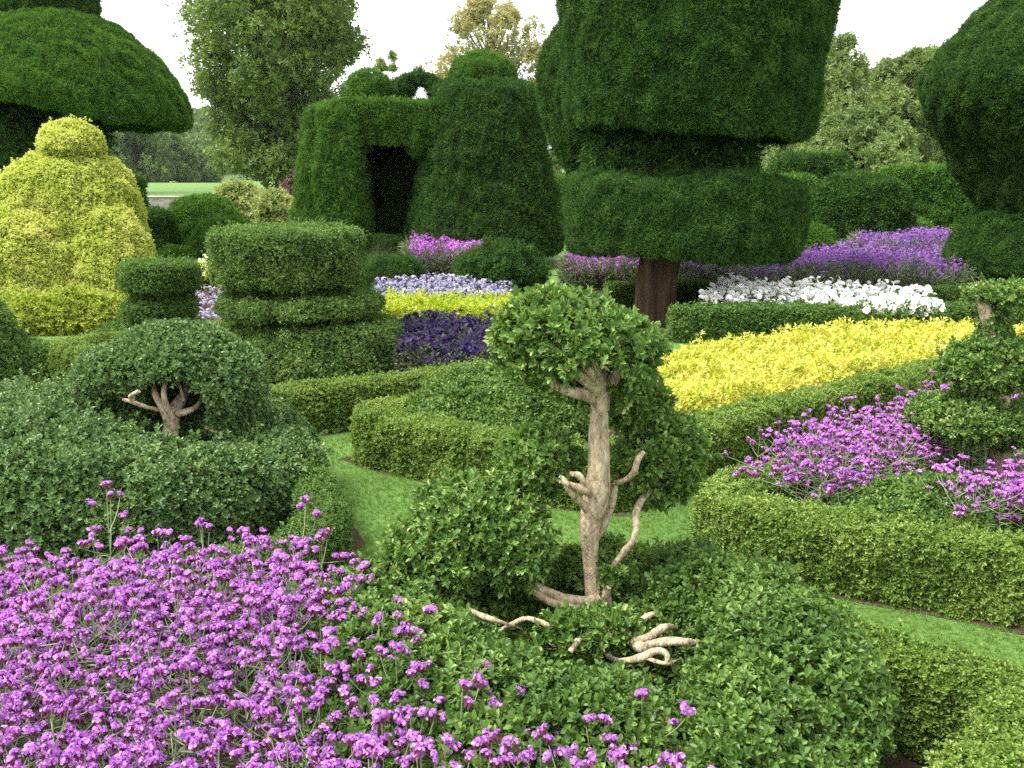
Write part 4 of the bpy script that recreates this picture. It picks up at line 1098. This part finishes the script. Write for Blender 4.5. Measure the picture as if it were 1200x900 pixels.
# ------------------------------------------------------------------ verbena in the near beds
def head_geo(seed, near=True):
    r = np.random.default_rng(900 + seed); g = Geo()
    k = r.integers(3, 5)
    for j in range(k):
        off = np.array([r.uniform(-.019, .019), r.uniform(-.019, .019), r.uniform(-.012, .006)]) * (j > 0)
        n = int(r.integers(14, 20))
        rad = r.uniform(.011, .0145)
        T = cluster(FLORET, n, rad, 3000 + seed * 10 + j, .75, .0045)
        g.add(T[0] + off, T[1], 0)
        for i in range(11):                                        # calyx below the florets
            a = r.uniform(0, 6.28); q = r.uniform(.2, .8) * rad
            b0 = off + [0, 0, -.022]; p = off + [math.cos(a) * q, math.sin(a) * q, r.uniform(-.002, .004)]
            s = np.array([-math.sin(a), math.cos(a), 0]) * .0026
            g.add(np.array([b0, (b0 + p) / 2 + s, p, (b0 + p) / 2 - s]), np.array([[0, 1, 2], [0, 2, 3]]), 1)
    return g
HEADS = []
for s in range(8):
    o = head_geo(s).build('flower_head', [M['violet'], M['calyx']])
    HEADS.append(o.data); bpy.data.objects.remove(o)
def plant_spec(seed, h):
    r = np.random.default_rng(4000 + seed)
    g = Geo(); heads = []
    bend = r.normal(0, .06, 2)
    st = [np.array([bend[0] * u * u, bend[1] * u * u, h * .78 * u]) for u in (0, .35, .7, 1)]
    tube(g, st, [.0032, .0028, .0024, .002], 4, 0, 0)
    tip0 = st[-1]
    n = int(r.integers(5, 9))
    for i in range(n):
        a = i * 2.2 + r.uniform(-.4, .4); sp = (.03 + .04 * r.random()) * (i > 0) * (1 + .3 * i) ; rise = h * (.22 if i == 0 else r.uniform(.06, .24))
        s0 = tip0 if i < 3 else st[2] * .4 + tip0 * .6
        e = np.array([s0[0] + math.cos(a) * sp * 1.2, s0[1] + math.sin(a) * sp * 1.2, s0[2] + rise])
        tube(g, [s0, s0 + (e - s0) * [.7, .7, .4], e - [0, 0, .02]], [.002, .0017, .0014], 4, 0, 0)
        heads.append((e, r.uniform(.76, 1.2), int(r.integers(8))))
    for i in range(9):                                             # narrow leaves in pairs
        u = r.uniform(.08, .95); p = np.array([np.interp(u, [0, 1], [0, tip0[k]]) for k in range(3)])
        T = sprig(1, r.uniform(.06, .10), .011, 0, (50, 80), True, .3, 7000 + seed * 20 + i)
        a = r.uniform(0, 6.28); ca, sa = math.cos(a), math.sin(a)
        v = T[0] @ np.array([[ca, sa, 0], [-sa, ca, 0], [0, 0, 1]])
        g.add(v + p, T[1], 0)
    return g, heads
PROTO = []
for s in range(14):
    g, heads = plant_spec(s, .62)
    o = g.build('verbena', [M['stem']]); d = o.data; bpy.data.objects.remove(o)
    PROTO.append((d, heads))
def put_verbena(x, y, h, label, group, seed=None):
    d, heads = PROTO[int(rng.integers(len(PROTO))) if seed is None else seed]
    o = bpy.data.objects.new('verbena', d); COL.objects.link(o)
    k = h / .62
    o.location = (float(x), float(y), 0); o.rotation_euler = (float(rng.normal(0, .05)), float(rng.normal(0, .05)), float(rng.uniform(0, 6.28)))
    o.scale = (1, 1, k)
    tag(o, label, 'flower', group)
    for e, s, i in heads:
        c = bpy.data.objects.new('flower_head', HEADS[i]); COL.objects.link(c)
        c.parent = o; c.location = tuple(float(q) for q in e)
        c.rotation_euler = (float(rng.normal(0, .3)), float(rng.normal(0, .3)), float(rng.uniform(0, 6.28))); c.scale = (float(s), float(s), float(s / k))
    return o
def verbena_mass(name, pts, hs, label):
    """the plants past the first few hundred, as one mass"""
    g = Geo()
    hv = []
    for dta in HEADS:
        v = np.empty(len(dta.vertices) * 3, np.float32); dta.vertices.foreach_get('co', v)
        f = np.array([p.vertices[:] for p in dta.polygons]); mi = np.array([p.material_index for p in dta.polygons])
        hv.append((v.reshape(-1, 3), f, mi))
    pv = []
    for d, heads in PROTO:
        v = np.empty(len(d.vertices) * 3, np.float32); d.vertices.foreach_get('co', v)
        f3 = np.array([p.vertices[:] for p in d.polygons if len(p.vertices) == 3]); f4 = np.array([p.vertices[:] for p in d.polygons if len(p.vertices) == 4])
        pv.append((v.reshape(-1, 3), f3, f4, heads))
    for (x, y), h in zip(pts, hs):
        v, f3, f4, heads = pv[int(rng.integers(len(pv)))]
        a = rng.uniform(0, 6.28); ca, sa = math.cos(a), math.sin(a); M3 = np.array([[ca, sa, 0], [-sa, ca, 0], [0, 0, 1]]); k = h / .62
        off = np.array([x, y, 0])
        w = (v * [1, 1, k]) @ M3 + off
        n0 = geo_n = g.n
        g.add(w, f4, 2); g.f[3].append((f3 + n0, 2, False))
        for e, s, i in heads:
            hvv, hf, hm = hv[i]
            a2 = rng.uniform(0, 6.28); c2, s2 = math.cos(a2), math.sin(a2)
            q = (hvv * s) @ np.array([[c2, s2, 0], [-s2, c2, 0], [0, 0, 1]]) + ((e * [1, 1, k]) @ M3 + off)
            n1 = g.n
            g.add(q, hf[hm == 0], 0); g.f[3].append((hf[hm == 1] + n1, 1, False))
    c = np.mean(pts, 0)
    return tag(g.build(name, [M['violet'], M['calyx'], M['stem']], None, (c[0], c[1], 0)), label, 'flowers', kind='stuff')
def even_points(poly, n, tries=14):
    C = poly_points(poly, n * tries / max(.2, abs(np.ptp([p[0] for p in poly]) * np.ptp([p[1] for p in poly]))) * 2)
    out = [C[0]]
    for _ in range(n - 1):
        c = C[rng.integers(0, len(C), 10)]
        d = np.min(np.linalg.norm(c[:, None] - np.array(out)[None], axis=2), 1)
        out.append(c[np.argmax(d)])
    return np.array(out)
front_poly = [(-2.5, 3.85), (-.95, 3.85), (-.60, 3.45), (-.32, 2.95), (.0, 2.6), (.40, 2.34), (.4, 2.05), (-1.6, 1.95)]
pts = even_points(front_poly, 430)
order = np.argsort(pts[:, 1])
fl = 'purple verbena stem among the mass of verbenas in the front bed'
for i in order[:205]:
    x, y = pts[i]
    put_verbena(x, y, rng.uniform(.46, .70) + .08 * (x > -.45), fl, 'purple verbenas in the front bed')
rest = pts[order[205:]]
verbena_mass('verbena_bed', rest, rng.uniform(.54, .70, len(rest)) + .14 * (rest[:, 0] > -1.7) * rng.random(len(rest)), 'back rows of the purple verbena bed in front of the left mound')
right_poly = [(1.35, 5.45), (1.75, 5.2), (2.05, 5.4), (2.45, 5.75), (2.9, 6.3), (3.7, 6.5), (4.0, 7.1), (3.2, 7.0), (2.6, 6.5), (1.9, 6.05)]
right_poly2 = [(2.22, 4.9), (2.7, 4.70), (3.4, 4.4), (3.9, 5.2), (3.2, 5.45), (2.7, 5.3)]
pr = even_points(right_poly, 175); pr2 = even_points(right_poly2, 125)
o1 = np.argsort(pr[:, 1])
for i in o1[:45]: put_verbena(*pr[i], rng.uniform(.48, .72), 'purple verbena stem in the right bed left of the tiered tree', 'purple verbenas left of the tiered tree')
verbena_mass('verbena_bed', pr[o1[45:]], rng.uniform(.55, .75, len(o1) - 45), 'far rows of purple verbena beside the right box hedge')
o2 = np.argsort(pr2[:, 1])
for i in o2[:40]: put_verbena(*pr2[i], rng.uniform(.48, .70), 'purple verbena stem in front of the tiered tree at the right edge', 'purple verbenas in front of the tiered tree')
verbena_mass('verbena_bed', pr2[o2[40:]], rng.uniform(.5, .7, len(o2) - 40), 'purple verbena mass under the tiered tree at the right edge')
# single stems that stand out
for px, py, z, sd, lb in ((118, 578, .95, 3, 'tallest verbena stem rising alone against the left mound'), (606, 790, .66, 5, 'single verbena growing through the front of the box mound'),
                          (632, 622, .72, 7, 'lone verbena half hidden behind the tree clump'), (378, 610, .72, 9, 'verbena stems leaning over the grass beside the left mound')):
    p = G(px, py, z)
    g, heads = plant_spec(60 + sd, z)
    o = g.build('verbena', [M['stem']]); PROTO.append((o.data, heads)); bpy.data.objects.remove(o)
    put_verbena(p[0], p[1], .62, lb, None, len(PROTO) - 1)

# ------------------------------------------------------------------ short grass on the near path
def grass():
    g = Geo()
    for (x0, y0, x1, y1), per, k in (((-2.6, 2.9, 5.0, 6.4), 3400, 1.0), ((-3.4, 6.4, 5.4, 9.6), 2000, 1.15), ((-6.5, 6.4, -3.4, 11.2), 900, 1.4)):
        P = rng.uniform((x0, y0), (x1, y1), (int((x1 - x0) * (y1 - y0) * per), 2))
        q = np.abs(P[:, 0]) / np.maximum(P[:, 1], .1) < .8
        for sp in SOIL: q &= ~in_poly(P, sp)
        P = P[q]
        P3 = np.c_[P, np.zeros(len(P))]
        A = unit(np.array([0, 0, 1.0]) + rng.normal(size=P3.shape) * .35)
        for j, t in enumerate(GRASS_T): place(g, t, P3[j::3], A[j::3], rng.uniform(.5, 1.1, len(P3[j::3])) * k, 0)
    tag(g.build('grass', M['blade']), 'short mown grass on the winding path between the hedges', 'grass', kind='stuff')
grass()

# ------------------------------------------------------------------ misty air
def haze():
    g = Geo()
    x0, x1, y0, y1, z0, z1 = -960, 960, -60, 960, -6.6, 110
    V = np.array([[x, y, z] for z in (z0, z1) for y in (y0, y1) for x in (x0, x1)], float)
    Fq = np.array([[0, 2, 3, 1], [4, 5, 7, 6], [0, 1, 5, 4], [2, 6, 7, 3], [0, 4, 6, 2], [1, 3, 7, 5]])
    g.add(V, Fq)
    m, n, l, out = new_mat('misty_air')
    v = n.new('ShaderNodeVolumePrincipled')
    v.inputs['Color'].default_value = (.93, .95, .97, 1)
    v.inputs['Density'].default_value = .00006
    v.inputs['Anisotropy'].default_value = .2
    l.new(v.outputs[0], out.inputs['Volume'])
    return tag(g.build('haze', m), 'thin mist that pales the far trees and hills', 'haze', kind='stuff')
haze()
